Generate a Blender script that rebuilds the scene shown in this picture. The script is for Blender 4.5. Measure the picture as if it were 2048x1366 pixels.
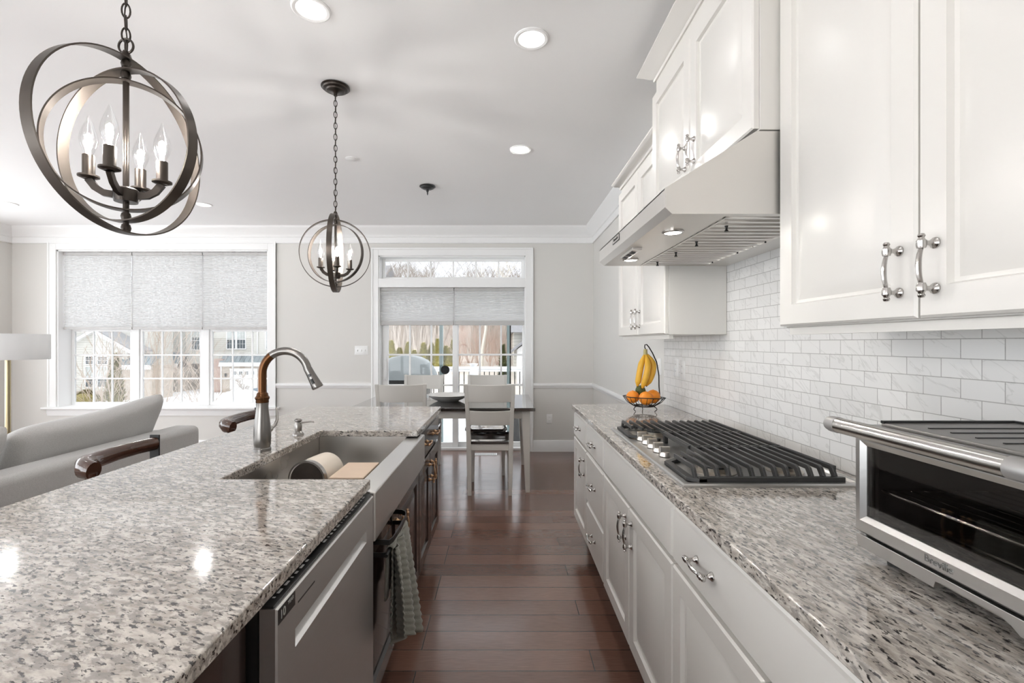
import bpy, bmesh, math, random
from math import sin, cos, pi, radians, sqrt
from mathutils import Vector, Matrix

for o in list(bpy.data.objects):
    bpy.data.objects.remove(o)
scene = bpy.context.scene
COL = scene.collection
random.seed(7)

# ------------------------------------------------------------------ camera
FPX = 940.0
EYE = 1.327
cd = bpy.data.cameras.new('camera')
cd.sensor_fit = 'HORIZONTAL'
cd.sensor_width = 36.0
cd.lens = 36.0 * FPX / 2048.0
cd.shift_x = (1024 - 1005) / 2048.0
cd.shift_y = (686 - 683) / 2048.0
cd.clip_start = 0.02
cam = bpy.data.objects.new('camera', cd)
cam.location = (0, 0, EYE)
cam.rotation_euler = (radians(90), 0, 0)
COL.objects.link(cam)
scene.camera = cam

# ------------------------------------------------------------------ exposure
vs = scene.view_settings
vs.view_transform = 'Standard'
vs.look = 'None'
vs.exposure = 0.08
vs.gamma = 1.0
vs.use_curve_mapping = False
cy = scene.cycles
cy.max_bounces = 10
cy.diffuse_bounces = 5
cy.glossy_bounces = 4
cy.transmission_bounces = 6
cy.transparent_max_bounces = 16
cy.caustics_reflective = False
cy.caustics_refractive = False
cy.sample_clamp_indirect = 6.0
cy.use_denoising = True

# ------------------------------------------------------------------ sky (bright overcast winter sky)
wd = bpy.data.worlds.new('overcast_sky')
scene.world = wd
wd.use_nodes = True
wn, wl = wd.node_tree.nodes, wd.node_tree.links
wn.clear()
w_out = wn.new('ShaderNodeOutputWorld')
w_bg = wn.new('ShaderNodeBackground')
w_tc = wn.new('ShaderNodeTexCoord')
w_sep = wn.new('ShaderNodeSeparateXYZ')
w_cr = wn.new('ShaderNodeValToRGB')
wl.new(w_tc.outputs['Generated'], w_sep.inputs[0])
wl.new(w_sep.outputs['Z'], w_cr.inputs[0])
w_cr.color_ramp.elements[0].position = 0.0
w_cr.color_ramp.elements[0].color = (0.42, 0.445, 0.485, 1)
w_cr.color_ramp.elements[1].position = 0.75
w_cr.color_ramp.elements[1].color = (1.0, 1.0, 1.0, 1)
wl.new(w_cr.outputs[0], w_bg.inputs[0])
w_bg.inputs[1].default_value = 6.6
wl.new(w_bg.outputs[0], w_out.inputs[0])

DOWN_W = 0.9      # watts of each ceiling downlight
BULB_L = 740.0     # radiance of each pendant filament


def portal(loc, sx, sz, rot=(radians(-90), 0, 0)):
    l = bpy.data.lights.new('sky_portal', 'AREA')
    l.shape = 'RECTANGLE'
    l.size, l.size_y = sx, sz
    l.cycles.is_portal = True
    o = bpy.data.objects.new('sky_portal', l)
    o.location = loc
    o.rotation_euler = rot   # shines into the room
    COL.objects.link(o)


portal((-4.16, 6.12, 1.5), 2.65, 2.0)
portal((-0.62, 6.12, 1.2), 1.9, 2.45)


def daylight_fill(loc, sx, sz, rot, watts):
    l = bpy.data.lights.new('added_daylight_lamp', 'AREA')
    l.shape = 'RECTANGLE'
    l.size, l.size_y = sx, sz
    l.energy = watts
    l.color = (1.0, 0.995, 0.985)
    o = bpy.data.objects.new('added_daylight_lamp', l)
    o.location = loc
    o.rotation_euler = rot
    COL.objects.link(o)


# fill lamps added outside the invented left and near wall glazing
daylight_fill((-6.75, .9, 1.00), 2.2, 8.0, (0, radians(-112), 0), 62)
daylight_fill((-3.3, -4.30, 1.05), 4.6, 2.2, (radians(106), 0, 0), 150)

# ------------------------------------------------------------------ materials
MATS = {}


def principled(name):
    m = bpy.data.materials.new(name)
    m.use_nodes = True
    return m, m.node_tree.nodes, m.node_tree.links, m.node_tree.nodes['Principled BSDF']


def mat(name, col, rough=0.5, metal=0.0, coat=0.0, noise=0.0, nscale=8.0, bump=0.0, bscale=60.0, aniso=None, spec=None,
        nrough=0.0, sheen=0.0):
    if name in MATS:
        return MATS[name]
    m, n, l, b = principled(name)
    b.inputs['Base Color'].default_value = (*col, 1)
    b.inputs['Roughness'].default_value = rough
    b.inputs['Metallic'].default_value = metal
    b.inputs['Coat Weight'].default_value = coat
    b.inputs['Coat Roughness'].default_value = 0.05
    if sheen:
        b.inputs['Sheen Weight'].default_value = sheen
    if spec is not None:
        b.inputs['Specular IOR Level'].default_value = spec
    tc = n.new('ShaderNodeTexCoord')
    mp = n.new('ShaderNodeMapping')
    l.new(tc.outputs['Object'], mp.inputs[0])
    if aniso:
        mp.inputs['Scale'].default_value = aniso
    nz = n.new('ShaderNodeTexNoise')
    nz.inputs['Scale'].default_value = nscale
    nz.inputs['Detail'].default_value = 4
    l.new(mp.outputs[0], nz.inputs[0])
    if noise:
        mx = n.new('ShaderNodeMix')
        mx.data_type = 'RGBA'
        mx.inputs[6].default_value = (*[c * (1 - noise) for c in col], 1)
        mx.inputs[7].default_value = (*[min(1, c * (1 + noise)) for c in col], 1)
        l.new(nz.outputs[0], mx.inputs[0])
        l.new(mx.outputs[2], b.inputs['Base Color'])
    if nrough:
        mr = n.new('ShaderNodeMapRange')
        mr.inputs[3].default_value = max(0.02, rough - nrough)
        mr.inputs[4].default_value = rough + nrough
        l.new(nz.outputs[0], mr.inputs[0])
        l.new(mr.outputs[0], b.inputs['Roughness'])
    if bump:
        nb = n.new('ShaderNodeTexNoise')
        nb.inputs['Scale'].default_value = bscale
        nb.inputs['Detail'].default_value = 3
        l.new(mp.outputs[0], nb.inputs[0])
        bp = n.new('ShaderNodeBump')
        bp.inputs['Strength'].default_value = bump
        bp.inputs['Distance'].default_value = 0.004
        l.new(nb.outputs[0], bp.inputs['Height'])
        l.new(bp.outputs[0], b.inputs['Normal'])
    MATS[name] = m
    return m


def emit(name, col, strength):
    m, n, l, b = principled(name)
    b.inputs['Base Color'].default_value = (*col, 1)
    b.inputs['Emission Color'].default_value = (*col, 1)
    b.inputs['Emission Strength'].default_value = strength
    MATS[name] = m
    return m


def clear_glass(name, tint=(1, 1, 1), gloss=0.06, rough=0.02):
    m = bpy.data.materials.new(name)
    m.use_nodes = True
    n, l = m.node_tree.nodes, m.node_tree.links
    n.clear()
    out = n.new('ShaderNodeOutputMaterial')
    tr = n.new('ShaderNodeBsdfTransparent')
    tr.inputs[0].default_value = (*tint, 1)
    gl = n.new('ShaderNodeBsdfGlossy')
    gl.inputs['Roughness'].default_value = rough
    mx = n.new('ShaderNodeMixShader')
    lw = n.new('ShaderNodeLayerWeight')
    lw.inputs[0].default_value = 0.25
    mr = n.new('ShaderNodeMapRange')
    mr.inputs[3].default_value = gloss
    mr.inputs[4].default_value = 0.22
    l.new(lw.outputs['Facing'], mr.inputs[0])
    l.new(mr.outputs[0], mx.inputs[0])
    l.new(tr.outputs[0], mx.inputs[1])
    l.new(gl.outputs[0], mx.inputs[2])
    l.new(mx.outputs[0], out.inputs[0])
    MATS[name] = m
    return m


def granite(name, rotz, seed):
    m, n, l, b = principled(name)
    tc = n.new('ShaderNodeTexCoord')

    def noise(scale, sx, sy, off, detail=4, rough=0.6):
        mp = n.new('ShaderNodeMapping')
        mp.inputs['Rotation'].default_value = (0, 0, rotz)
        l.new(tc.outputs['Object'], mp.inputs[0])
        mp2 = n.new('ShaderNodeMapping')
        mp2.inputs['Scale'].default_value = (sx, sy, 1.0)
        mp2.inputs['Location'].default_value = (off, off * 0.7, off * 0.3)
        l.new(mp.outputs[0], mp2.inputs[0])
        z = n.new('ShaderNodeTexNoise')
        z.inputs['Scale'].default_value = scale
        z.inputs['Detail'].default_value = detail
        z.inputs['Roughness'].default_value = rough
        z.inputs['Distortion'].default_value = 0.25
        l.new(mp2.outputs[0], z.inputs[0])
        return z.outputs[0]

    def ramp(src, stops):
        r = n.new('ShaderNodeValToRGB')
        e = r.color_ramp.elements
        e[0].position, e[0].color = stops[0][0], (*stops[0][1], 1)
        e[1].position, e[1].color = stops[-1][0], (*stops[-1][1], 1)
        for p, c in stops[1:-1]:
            k = e.new(p)
            k.color = (*c, 1)
        l.new(src, r.inputs[0])
        return r.outputs[0]

    def mix(a, bb, f, mode='MIX'):
        x = n.new('ShaderNodeMix')
        x.data_type = 'RGBA'
        x.blend_type = mode
        l.new(f, x.inputs[0])
        l.new(a, x.inputs[6])
        l.new(bb, x.inputs[7])
        return x.outputs[2]

    base = ramp(noise(55, 0.40, 1.0, seed), [(0.30, (0.28, 0.245, 0.212)), (0.46, (0.45, 0.405, 0.358)), (0.60, (0.61, 0.56, 0.505)), (0.74, (0.67, 0.63, 0.58))])
    grey = ramp(noise(105, 0.42, 1.0, seed + 3), [(0.49, (0, 0, 0)), (0.575, (1, 1, 1))])
    dark = ramp(noise(150, 0.42, 1.0, seed + 7, 4, 0.6), [(0.56, (0, 0, 0)), (0.61, (1, 1, 1))])
    rgb1 = n.new('ShaderNodeRGB')
    rgb1.outputs[0].default_value = (0.24, 0.22, 0.205, 1)
    rgb2 = n.new('ShaderNodeRGB')
    rgb2.outputs[0].default_value = (0.028, 0.025, 0.024, 1)
    g2 = n.new('ShaderNodeMath')
    g2.operation = 'MULTIPLY'
    g2.inputs[1].default_value = 0.75
    l.new(grey, g2.inputs[0])
    c = mix(base, rgb1.outputs[0], g2.outputs[0])
    c = mix(c, rgb2.outputs[0], dark)
    l.new(c, b.inputs['Base Color'])
    b.inputs['Roughness'].default_value = 0.10
    b.inputs['Specular IOR Level'].default_value = 0.8
    b.inputs['Coat Weight'].default_value = 0.5
    b.inputs['Coat Roughness'].default_value = 0.04
    MATS[name] = m
    return m


def wood_floor():
    m, n, l, b = principled('dark_hardwood')
    tc = n.new('ShaderNodeTexCoord')
    br = n.new('ShaderNodeTexBrick')
    br.offset = 0.37
    br.offset_frequency = 3
    br.inputs['Scale'].default_value = 1.0
    br.inputs['Brick Width'].default_value = 1.15
    br.inputs['Row Height'].default_value = 0.1305
    br.inputs['Mortar Size'].default_value = 0.0022
    br.inputs['Mortar Smooth'].default_value = 0.3
    br.inputs['Bias'].default_value = 0.0
    br.inputs['Color1'].default_value = (0.195, 0.104, 0.076, 1)
    br.inputs['Color2'].default_value = (0.110, 0.057, 0.042, 1)
    br.inputs['Mortar'].default_value = (0.012, 0.007, 0.006, 1)
    mp0 = n.new('ShaderNodeMapping')
    mp0.inputs['Location'].default_value = (0.35, 0.056, 0)
    l.new(tc.outputs['Object'], mp0.inputs[0])
    l.new(mp0.outputs[0], br.inputs[0])
    mp = n.new('ShaderNodeMapping')
    mp.inputs['Scale'].default_value = (2.2, 26, 1)
    l.new(tc.outputs['Object'], mp.inputs[0])
    nz = n.new('ShaderNodeTexNoise')
    nz.inputs['Scale'].default_value = 6.6
    nz.inputs['Detail'].default_value = 6
    nz.inputs['Distortion'].default_value = 0.6
    l.new(mp.outputs[0], nz.inputs[0])
    mr = n.new('ShaderNodeMapRange')
    mr.inputs[3].default_value = 0.72
    mr.inputs[4].default_value = 1.35
    l.new(nz.outputs[0], mr.inputs[0])
    mx = n.new('ShaderNodeMix')
    mx.data_type = 'RGBA'
    mx.blend_type = 'MULTIPLY'
    mx.inputs[0].default_value = 1.0
    l.new(br.outputs[0], mx.inputs[6])
    l.new(mr.outputs[0], mx.inputs[7])
    l.new(mx.outputs[2], b.inputs['Base Color'])
    nz2 = n.new('ShaderNodeTexNoise')
    nz2.inputs['Scale'].default_value = 6.6
    nz2.inputs['Detail'].default_value = 3
    l.new(tc.outputs['Object'], nz2.inputs[0])
    mr2 = n.new('ShaderNodeMapRange')
    mr2.inputs[3].default_value = 0.11
    mr2.inputs[4].default_value = 0.24
    l.new(nz2.outputs[0], mr2.inputs[0])
    l.new(mr2.outputs[0], b.inputs['Roughness'])
    bp = n.new('ShaderNodeBump')
    bp.inputs['Strength'].default_value = 0.35
    bp.inputs['Distance'].default_value = 0.0015
    ad = n.new('ShaderNodeMath')
    ad.operation = 'MULTIPLY_ADD'
    ad.inputs[1].default_value = -4.0
    l.new(br.outputs['Fac'], ad.inputs[0])
    l.new(nz2.outputs[0], ad.inputs[2])
    l.new(ad.outputs[0], bp.inputs['Height'])
    l.new(bp.outputs[0], b.inputs['Normal'])
    b.inputs['IOR'].default_value = 1.8
    b.inputs['Specular IOR Level'].default_value = 0.75
    MATS['floor'] = m
    return m


def marble_tile():
    m, n, l, b = principled('marble_subway_tile')
    tc = n.new('ShaderNodeTexCoord')
    sp = n.new('ShaderNodeSeparateXYZ')
    l.new(tc.outputs['Object'], sp.inputs[0])
    cb = n.new('ShaderNodeCombineXYZ')
    l.new(sp.outputs['Y'], cb.inputs[0])
    l.new(sp.outputs['Z'], cb.inputs[1])
    mp = n.new('ShaderNodeMapping')
    mp.inputs['Location'].default_value = (-1.3729 + 0.0499 + 0.998, -0.862, 0)
    l.new(cb.outputs[0], mp.inputs[0])
    br = n.new('ShaderNodeTexBrick')
    br.offset = 0.5
    br.inputs['Scale'].default_value = 1.0
    br.inputs['Brick Width'].default_value = 0.0998
    br.inputs['Row Height'].default_value = 0.0475
    br.inputs['Mortar Size'].default_value = 0.0011
    br.inputs['Mortar Smooth'].default_value = 0.1
    br.inputs['Color1'].default_value = (0.77, 0.76, 0.745, 1)
    br.inputs['Color2'].default_value = (0.71, 0.70, 0.685, 1)
    br.inputs['Mortar'].default_value = (0.42, 0.41, 0.395, 1)
    l.new(mp.outputs[0], br.inputs[0])
    # per-tile offset so each tile has its own veins
    mpv = n.new('ShaderNodeMapping')
    mpv.inputs['Rotation'].default_value = (0, 0, radians(-38))
    mpv.inputs['Scale'].default_value = (1, 1, 1)
    l.new(cb.outputs[0], mpv.inputs[0])
    mpv2 = n.new('ShaderNodeMapping')
    mpv2.inputs['Scale'].default_value = (4, 15, 1)
    l.new(mpv.outputs[0], mpv2.inputs[0])
    addc = n.new('ShaderNodeMix')
    addc.data_type = 'RGBA'
    addc.blend_type = 'ADD'
    addc.inputs[0].default_value = 1.0
    sc = n.new('ShaderNodeVectorMath')
    sc.operation = 'SCALE'
    sc.inputs['Scale'].default_value = 60.0
    l.new(br.outputs['Color'], sc.inputs[0])
    av = n.new('ShaderNodeVectorMath')
    av.operation = 'ADD'
    l.new(mpv2.outputs[0], av.inputs[0])
    l.new(sc.outputs[0], av.inputs[1])
    nz = n.new('ShaderNodeTexNoise')
    nz.inputs['Scale'].default_value = 1.0
    nz.inputs['Detail'].default_value = 4
    nz.inputs['Distortion'].default_value = 0.7
    l.new(av.outputs[0], nz.inputs[0])
    cr = n.new('ShaderNodeValToRGB')
    e = cr.color_ramp.elements
    e[0].position, e[0].color = 0.485, (1, 1, 1, 1)
    e[1].position, e[1].color = 0.515, (1, 1, 1, 1)
    k = e.new(0.50)
    k.color = (0.86, 0.86, 0.855, 1)
    l.new(nz.outputs[0], cr.inputs[0])
    mx = n.new('ShaderNodeMix')
    mx.data_type = 'RGBA'
    mx.blend_type = 'MULTIPLY'
    mx.inputs[0].default_value = 1.0
    l.new(br.outputs['Color'], mx.inputs[6])
    l.new(cr.outputs[0], mx.inputs[7])
    l.new(mx.outputs[2], b.inputs['Base Color'])
    b.inputs['Roughness'].default_value = 0.22
    bp = n.new('ShaderNodeBump')
    bp.invert = True
    bp.inputs['Strength'].default_value = 0.6
    bp.inputs['Distance'].default_value = 0.002
    l.new(br.outputs['Fac'], bp.inputs['Height'])
    l.new(bp.outputs[0], b.inputs['Normal'])
    MATS['tile'] = m
    return m


def bricks(name, c1, c2, mortar, w, h, ms):
    m, n, l, b = principled(name)
    tc = n.new('ShaderNodeTexCoord')
    sp = n.new('ShaderNodeSeparateXYZ')
    l.new(tc.outputs['Object'], sp.inputs[0])
    ad = n.new('ShaderNodeMath')
    l.new(sp.outputs['X'], ad.inputs[0])
    l.new(sp.outputs['Y'], ad.inputs[1])
    cb = n.new('ShaderNodeCombineXYZ')
    l.new(ad.outputs[0], cb.inputs[0])
    l.new(sp.outputs['Z'], cb.inputs[1])
    br = n.new('ShaderNodeTexBrick')
    br.inputs['Scale'].default_value = 1.0
    br.inputs['Brick Width'].default_value = w
    br.inputs['Row Height'].default_value = h
    br.inputs['Mortar Size'].default_value = ms
    br.inputs['Color1'].default_value = (*c1, 1)
    br.inputs['Color2'].default_value = (*c2, 1)
    br.inputs['Mortar'].default_value = (*mortar, 1)
    l.new(cb.outputs[0], br.inputs[0])
    l.new(br.outputs[0], b.inputs['Base Color'])
    b.inputs['Roughness'].default_value = 0.8
    MATS[name] = m
    return m


def shade_fabric(name='cellular_shade_fabric', fac=0.36):
    m = bpy.data.materials.new(name)
    m.use_nodes = True
    n, l = m.node_tree.nodes, m.node_tree.links
    n.clear()
    out = n.new('ShaderNodeOutputMaterial')
    df = n.new('ShaderNodeBsdfDiffuse')
    df.inputs[0].default_value = (0.68, 0.68, 0.68, 1)
    tl = n.new('ShaderNodeBsdfTranslucent')
    tl.inputs[0].default_value = (0.78, 0.78, 0.78, 1)
    mx = n.new('ShaderNodeMixShader')
    mx.inputs[0].default_value = fac
    l.new(df.outputs[0], mx.inputs[1])
    l.new(tl.outputs[0], mx.inputs[2])
    l.new(mx.outputs[0], out.inputs[0])
    MATS[name] = m
    return m


GRANITE_I = granite('island_granite', radians(22), 1.3)
GRANITE_R = granite('counter_granite', radians(82), 5.1)
FLOOR = wood_floor()
TILE = marble_tile()
SHADE = shade_fabric()
GLASS = clear_glass('view_dimming_glass', (0.58, 0.585, 0.59), 0.015)  # tint added to darken the overlit view outside, not the glass's own colour
GLASSC = clear_glass('clear_window_glass', (0.98, 0.99, 0.99), 0.03)
BULBGLASS = clear_glass('bulb_glass', (0.97, 0.97, 0.97), 0.05)
OVENGLASS = clear_glass('oven_door_glass', (0.62, 0.61, 0.60), 0.05)
CEIL = mat('ceiling_paint', (0.91, 0.91, 0.91), 0.9, noise=0.01, nscale=3)
WALL = mat('wall_paint', (0.68, 0.665, 0.635), 0.8, noise=0.012, nscale=2)
TRIM = mat('trim_paint', (0.84, 0.84, 0.835), 0.4)
CAB = mat('cabinet_paint', (0.69, 0.667, 0.63), 0.30, noise=0.01, nscale=3)
ESP = mat('espresso_wood', (0.032, 0.020, 0.017), 0.25, noise=0.25, nscale=3, aniso=(8, 8, 1), coat=0.3)
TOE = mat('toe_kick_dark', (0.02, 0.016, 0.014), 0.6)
STEEL = mat('brushed_steel', (0.56, 0.55, 0.535), 0.30, 1.0, nrough=0.05, nscale=6, aniso=(1, 1, 40))
STEELH = mat('hood_steel', (0.74, 0.715, 0.68), 0.32, 0.85, nrough=0.04, nscale=5, aniso=(1, 30, 1))
STEELD = mat('dishwasher_steel', (0.58, 0.57, 0.56), 0.42, 1.0, nrough=0.05, nscale=6, aniso=(1, 1, 30))
CHROME = mat('polished_nickel', (0.52, 0.50, 0.48), 0.18, 1.0)
NICKEL = mat('brushed_nickel', (0.20, 0.19, 0.18), 0.28, 1.0)
COPPER = mat('antique_copper', (0.52, 0.33, 0.20), 0.28, 1.0)
BRONZE = mat('oil_rubbed_bronze', (0.055, 0.046, 0.040), 0.32, 0.85)
BAND = mat('bronze_band', (0.085, 0.072, 0.062), 0.36, 0.9)
EXPOSUREBROWN = mat('nickel_exposure_brown', (0.095, 0.040, 0.014), 0.25, 0.8)  # exposure-blend tone near the window put into the colour; the tube is nickel
BLACK = mat('satin_black', (0.015, 0.015, 0.015), 0.35)
BLACKM = mat('black_metal', (0.02, 0.02, 0.02), 0.4, 0.5)
IRON = mat('cast_iron', (0.045, 0.044, 0.043), 0.36, 0.2, bump=0.15, bscale=300)
WHITEP = mat('white_plastic', (0.82, 0.82, 0.81), 0.35)
CHAIRP = mat('chair_paint', (0.56, 0.54, 0.505), 0.35)
TABLEW = mat('table_top_black', (0.022, 0.018, 0.016), 0.10, noise=0.2, nscale=4, aniso=(1, 12, 1), coat=1.0, spec=1.0)
SOFA = mat('grey_upholstery', (0.50, 0.49, 0.475), 0.95, noise=0.22, nscale=220, bump=0.4, bscale=350, sheen=0.3)
BRASS = mat('satin_brass', (0.40, 0.335, 0.21), 0.3, 1.0)
LINEN = shade_fabric('linen_shade_fabric', 0.40)
STOOLW = mat('stool_dark_wood', (0.060, 0.026, 0.016), 0.14, noise=0.25, nscale=5, aniso=(1, 5, 5), coat=0.7)

# ------------------------------------------------------------------ mesh helpers
ORG = {}


class MB:
    """Collects shapes; build() links them as one mesh object."""

    def __init__(self):
        self.v, self.f = [], []

    def add(self, verts, faces):
        k = len(self.v)
        self.v += [tuple(p) for p in verts]
        self.f += [tuple(i + k for i in f) for f in faces]
        return self

    def box(self, x0, x1, y0, y1, z0, z1):
        p = [(x, y, z) for z in (z0, z1) for y in (y0, y1) for x in (x0, x1)]
        return self.add(p, [(0, 2, 3, 1), (4, 5, 7, 6), (0, 1, 5, 4), (2, 6, 7, 3), (0, 4, 6, 2), (1, 3, 7, 5)])

    def hexa(self, p):
        return self.add(p, [(0, 1, 2, 3), (4, 7, 6, 5), (0, 4, 5, 1), (1, 5, 6, 2), (2, 6, 7, 3), (3, 7, 4, 0)])

    def prism(self, poly, axis, lo, hi):
        """poly: 2D points; axis 'x' -> (y,z), 'y' -> (x,z), 'z' -> (x,y)."""
        n = len(poly)

        def at(p, t):
            return {'x': (t, p[0], p[1]), 'y': (p[0], t, p[1]), 'z': (p[0], p[1], t)}[axis]
        vs = [at(p, lo) for p in poly] + [at(p, hi) for p in poly]
        fs = [tuple(range(n - 1, -1, -1)), tuple(range(n, 2 * n))]
        fs += [(i, (i + 1) % n, n + (i + 1) % n, n + i) for i in range(n)]
        return self.add(vs, fs)

    def loops(self, rings, cap0=True, cap1=True, closed=False):
        n = len(rings[0])
        vs = [p for r in rings for p in r]
        fs = []
        m = len(rings)
        for a in range(m if closed else m - 1):
            b = (a + 1) % m
            for i in range(n):
                j = (i + 1) % n
                fs.append((a * n + i, a * n + j, b * n + j, b * n + i))
        if not closed:
            if cap0:
                fs.append(tuple(range(n - 1, -1, -1)))
            if cap1:
                fs.append(tuple(range((m - 1) * n, m * n)))
        return self.add(vs, fs)

    def tube(self, pts, r, n=10, closed=False, flat=1.0, up=None):
        pts = [Vector(p) for p in pts]
        m = len(pts)
        rs = r if isinstance(r, (list, tuple)) else [r] * m
        T = []
        for i in range(m):
            if closed:
                t = pts[(i + 1) % m] - pts[i - 1]
            else:
                t = pts[min(i + 1, m - 1)] - pts[max(i - 1, 0)]
            T.append(t.normalized())
        u = Vector(up) if up else (Vector((0, 0, 1)) if abs(T[0].z) < 0.9 else Vector((1, 0, 0)))
        rings = []
        for i in range(m):
            u = (u - T[i] * u.dot(T[i]))
            if u.length < 1e-6:
                u = T[i].orthogonal()
            u.normalize()
            w = T[i].cross(u)
            rings.append([pts[i] + (u * cos(2 * pi * k / n) + w * sin(2 * pi * k / n) * flat) * rs[i] for k in range(n)])
        return self.loops(rings, closed=closed)

    def bar(self, pts, w, t, up=(0, 0, 1), closed=False):
        """rectangular section: w along 'up', t across."""
        pts = [Vector(p) for p in pts]
        m = len(pts)
        rings = []
        for i in range(m):
            if closed:
                T = (pts[(i + 1) % m] - pts[i - 1]).normalized()
            else:
                T = (pts[min(i + 1, m - 1)] - pts[max(i - 1, 0)]).normalized()
            u = Vector(up)
            u = (u - T * u.dot(T)).normalized()
            s = T.cross(u)
            rings.append([pts[i] + u * a * w / 2 + s * b * t / 2 for a, b in ((1, 1), (1, -1), (-1, -1), (-1, 1))])
        return self.loops(rings, closed=closed)

    def lathe(self, prof, c, n=24, axis='z', tilt=None):
        """prof: (radius, height) pairs along axis from c."""
        A = {'z': Vector((0, 0, 1)), 'x': Vector((1, 0, 0)), 'y': Vector((0, 1, 0)), '-x': Vector((-1, 0, 0)), '-y': Vector((0, -1, 0)), '-z': Vector((0, 0, -1))}[axis] if isinstance(axis, str) else Vector(axis).normalized()
        u = A.orthogonal().normalized()
        w = A.cross(u)
        c = Vector(c)
        rings = [[c + A * h + (u * cos(2 * pi * k / n) + w * sin(2 * pi * k / n)) * max(r, 1e-5) for k in range(n)] for r, h in prof]
        return self.loops(rings)

    def ball(self, c, r, n=12, sx=1, sy=1, sz=1):
        c = Vector(c)
        m = max(4, n // 2)
        rings = []
        for i in range(m + 1):
            a = -pi / 2 + pi * i / m
            rr = max(cos(a), 1e-3)
            rings.append([c + Vector((rr * cos(2 * pi * k / n) * sx, rr * sin(2 * pi * k / n) * sy, sin(a) * sz)) * r for k in range(n)])
        return self.loops(rings)

    def frame(self, o, u, v, w, loops):
        """nested rectangles: loops of (u0,u1,v0,v1,depth); last one capped, first one capped behind."""
        o, u, v, w = map(Vector, (o, u, v, w))
        rings = [[o + u * a + v * b + w * d for a, b in ((u0, v0), (u1, v0), (u1, v1), (u0, v1))] for u0, u1, v0, v1, d in loops]
        return self.loops(rings)

    def build(self, name, material, parent=None, bev=0.0, seg=2, smooth=True, ang=38, sub=0, solid=0.0):
        off = ORG.get(parent.name, Vector((0, 0, 0))) if parent else Vector((0, 0, 0))
        me = bpy.data.meshes.new(name)
        me.from_pydata([tuple(Vector(p) - off) for p in self.v], [], self.f)
        bm = bmesh.new()
        bm.from_mesh(me)
        if not solid:
            bmesh.ops.recalc_face_normals(bm, faces=bm.faces)
        bm.to_mesh(me)
        bm.free()
        if smooth:
            me.polygons.foreach_set('use_smooth', [True] * len(me.polygons))
            me.set_sharp_from_angle(angle=radians(ang))
        me.materials.append(material)
        o = bpy.data.objects.new(name, me)
        COL.objects.link(o)
        if parent:
            o.parent = parent
            ORG[o.name] = off
        if solid:
            s = o.modifiers.new('Solidify', 'SOLIDIFY')
            s.thickness = solid
            s.offset = 0
        if bev:
            b = o.modifiers.new('Bevel', 'BEVEL')
            b.width = bev
            b.segments = seg
            b.limit_method = 'ANGLE'
            b.angle_limit = radians(40)
            b.harden_normals = True
        if sub:
            s = o.modifiers.new('Subsurf', 'SUBSURF')
            s.levels = s.render_levels = sub
        return o


def tag(o, label=None, cat=None, group=None, kind=None):
    if label:
        o['label'] = label
    if cat:
        o['category'] = cat
    if group:
        o['group'] = group
    if kind:
        o['kind'] = kind
    return o


def thing(name, label, cat, loc=(0, 0, 0), group=None, kind=None):
    o = bpy.data.objects.new(name, None)
    o.empty_display_size = 0.1
    COL.objects.link(o)
    o.location = loc
    ORG[o.name] = Vector(loc)
    return tag(o, label, cat, group, kind)


def struct(name, mb, material, label=None, parent=None, **kw):
    o = mb.build(name, material, parent, **kw)
    if not parent:
        o['kind'] = 'structure'
        if label:
            o['label'] = label
    return o


def sroot(name, label, loc=(0, 0, 0)):
    o = thing(name, label, None, loc)
    o['kind'] = 'structure'
    return o


def copy_tree(o, parent=None):
    c = o.copy()
    COL.objects.link(c)
    if parent is not None:
        c.parent = parent
        c.matrix_parent_inverse = o.matrix_parent_inverse.copy()
    for ch in list(o.children):
        copy_tree(ch, c)
    return c


def text(name, s, size, loc, right, up, material, parent, ext=0.0006, align='CENTER'):
    cu = bpy.data.curves.new(name, 'FONT')
    cu.body = s
    cu.size = size
    cu.extrude = ext
    cu.align_x = align
    cu.align_y = 'CENTER'
    tmp = bpy.data.objects.new(name, cu)
    COL.objects.link(tmp)
    bpy.context.view_layer.update()
    me = bpy.data.meshes.new_from_object(tmp.evaluated_get(bpy.context.evaluated_depsgraph_get()))
    bpy.data.objects.remove(tmp)
    me.materials.clear()
    me.materials.append(material)
    o = bpy.data.objects.new(name, me)
    COL.objects.link(o)
    r, u = Vector(right).normalized(), Vector(up).normalized()
    nrm = r.cross(u)
    M = Matrix((r, u, nrm)).transposed().to_4x4()
    off = ORG.get(parent.name, Vector((0, 0, 0)))
    M.translation = Vector(loc) - off
    o.parent = parent
    o.matrix_local = M
    ORG[o.name] = off
    return o


def arc(c, r, a0, a1, n, ex=(1, 0, 0), ey=(0, 0, 1)):
    c, ex, ey = Vector(c), Vector(ex), Vector(ey)
    return [c + ex * r * cos(a0 + (a1 - a0) * i / n) + ey * r * sin(a0 + (a1 - a0) * i / n) for i in range(n + 1)]


# ------------------------------------------------------------------ room shell
YB, XR, XL, YN, H = 5.75, 1.113, -6.0, -3.6, 2.74
WT = 0.20
struct('floor', MB().box(XL - .2, XR + .2, YN - .2, YB + .2, -0.15, 0.0), FLOOR, 'dark brown hardwood plank floor')
struct('ceiling', MB().box(XL - .2, XR + .2, YN - .2, YB + .2, H, H + .12), CEIL, 'smooth white painted ceiling')
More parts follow.
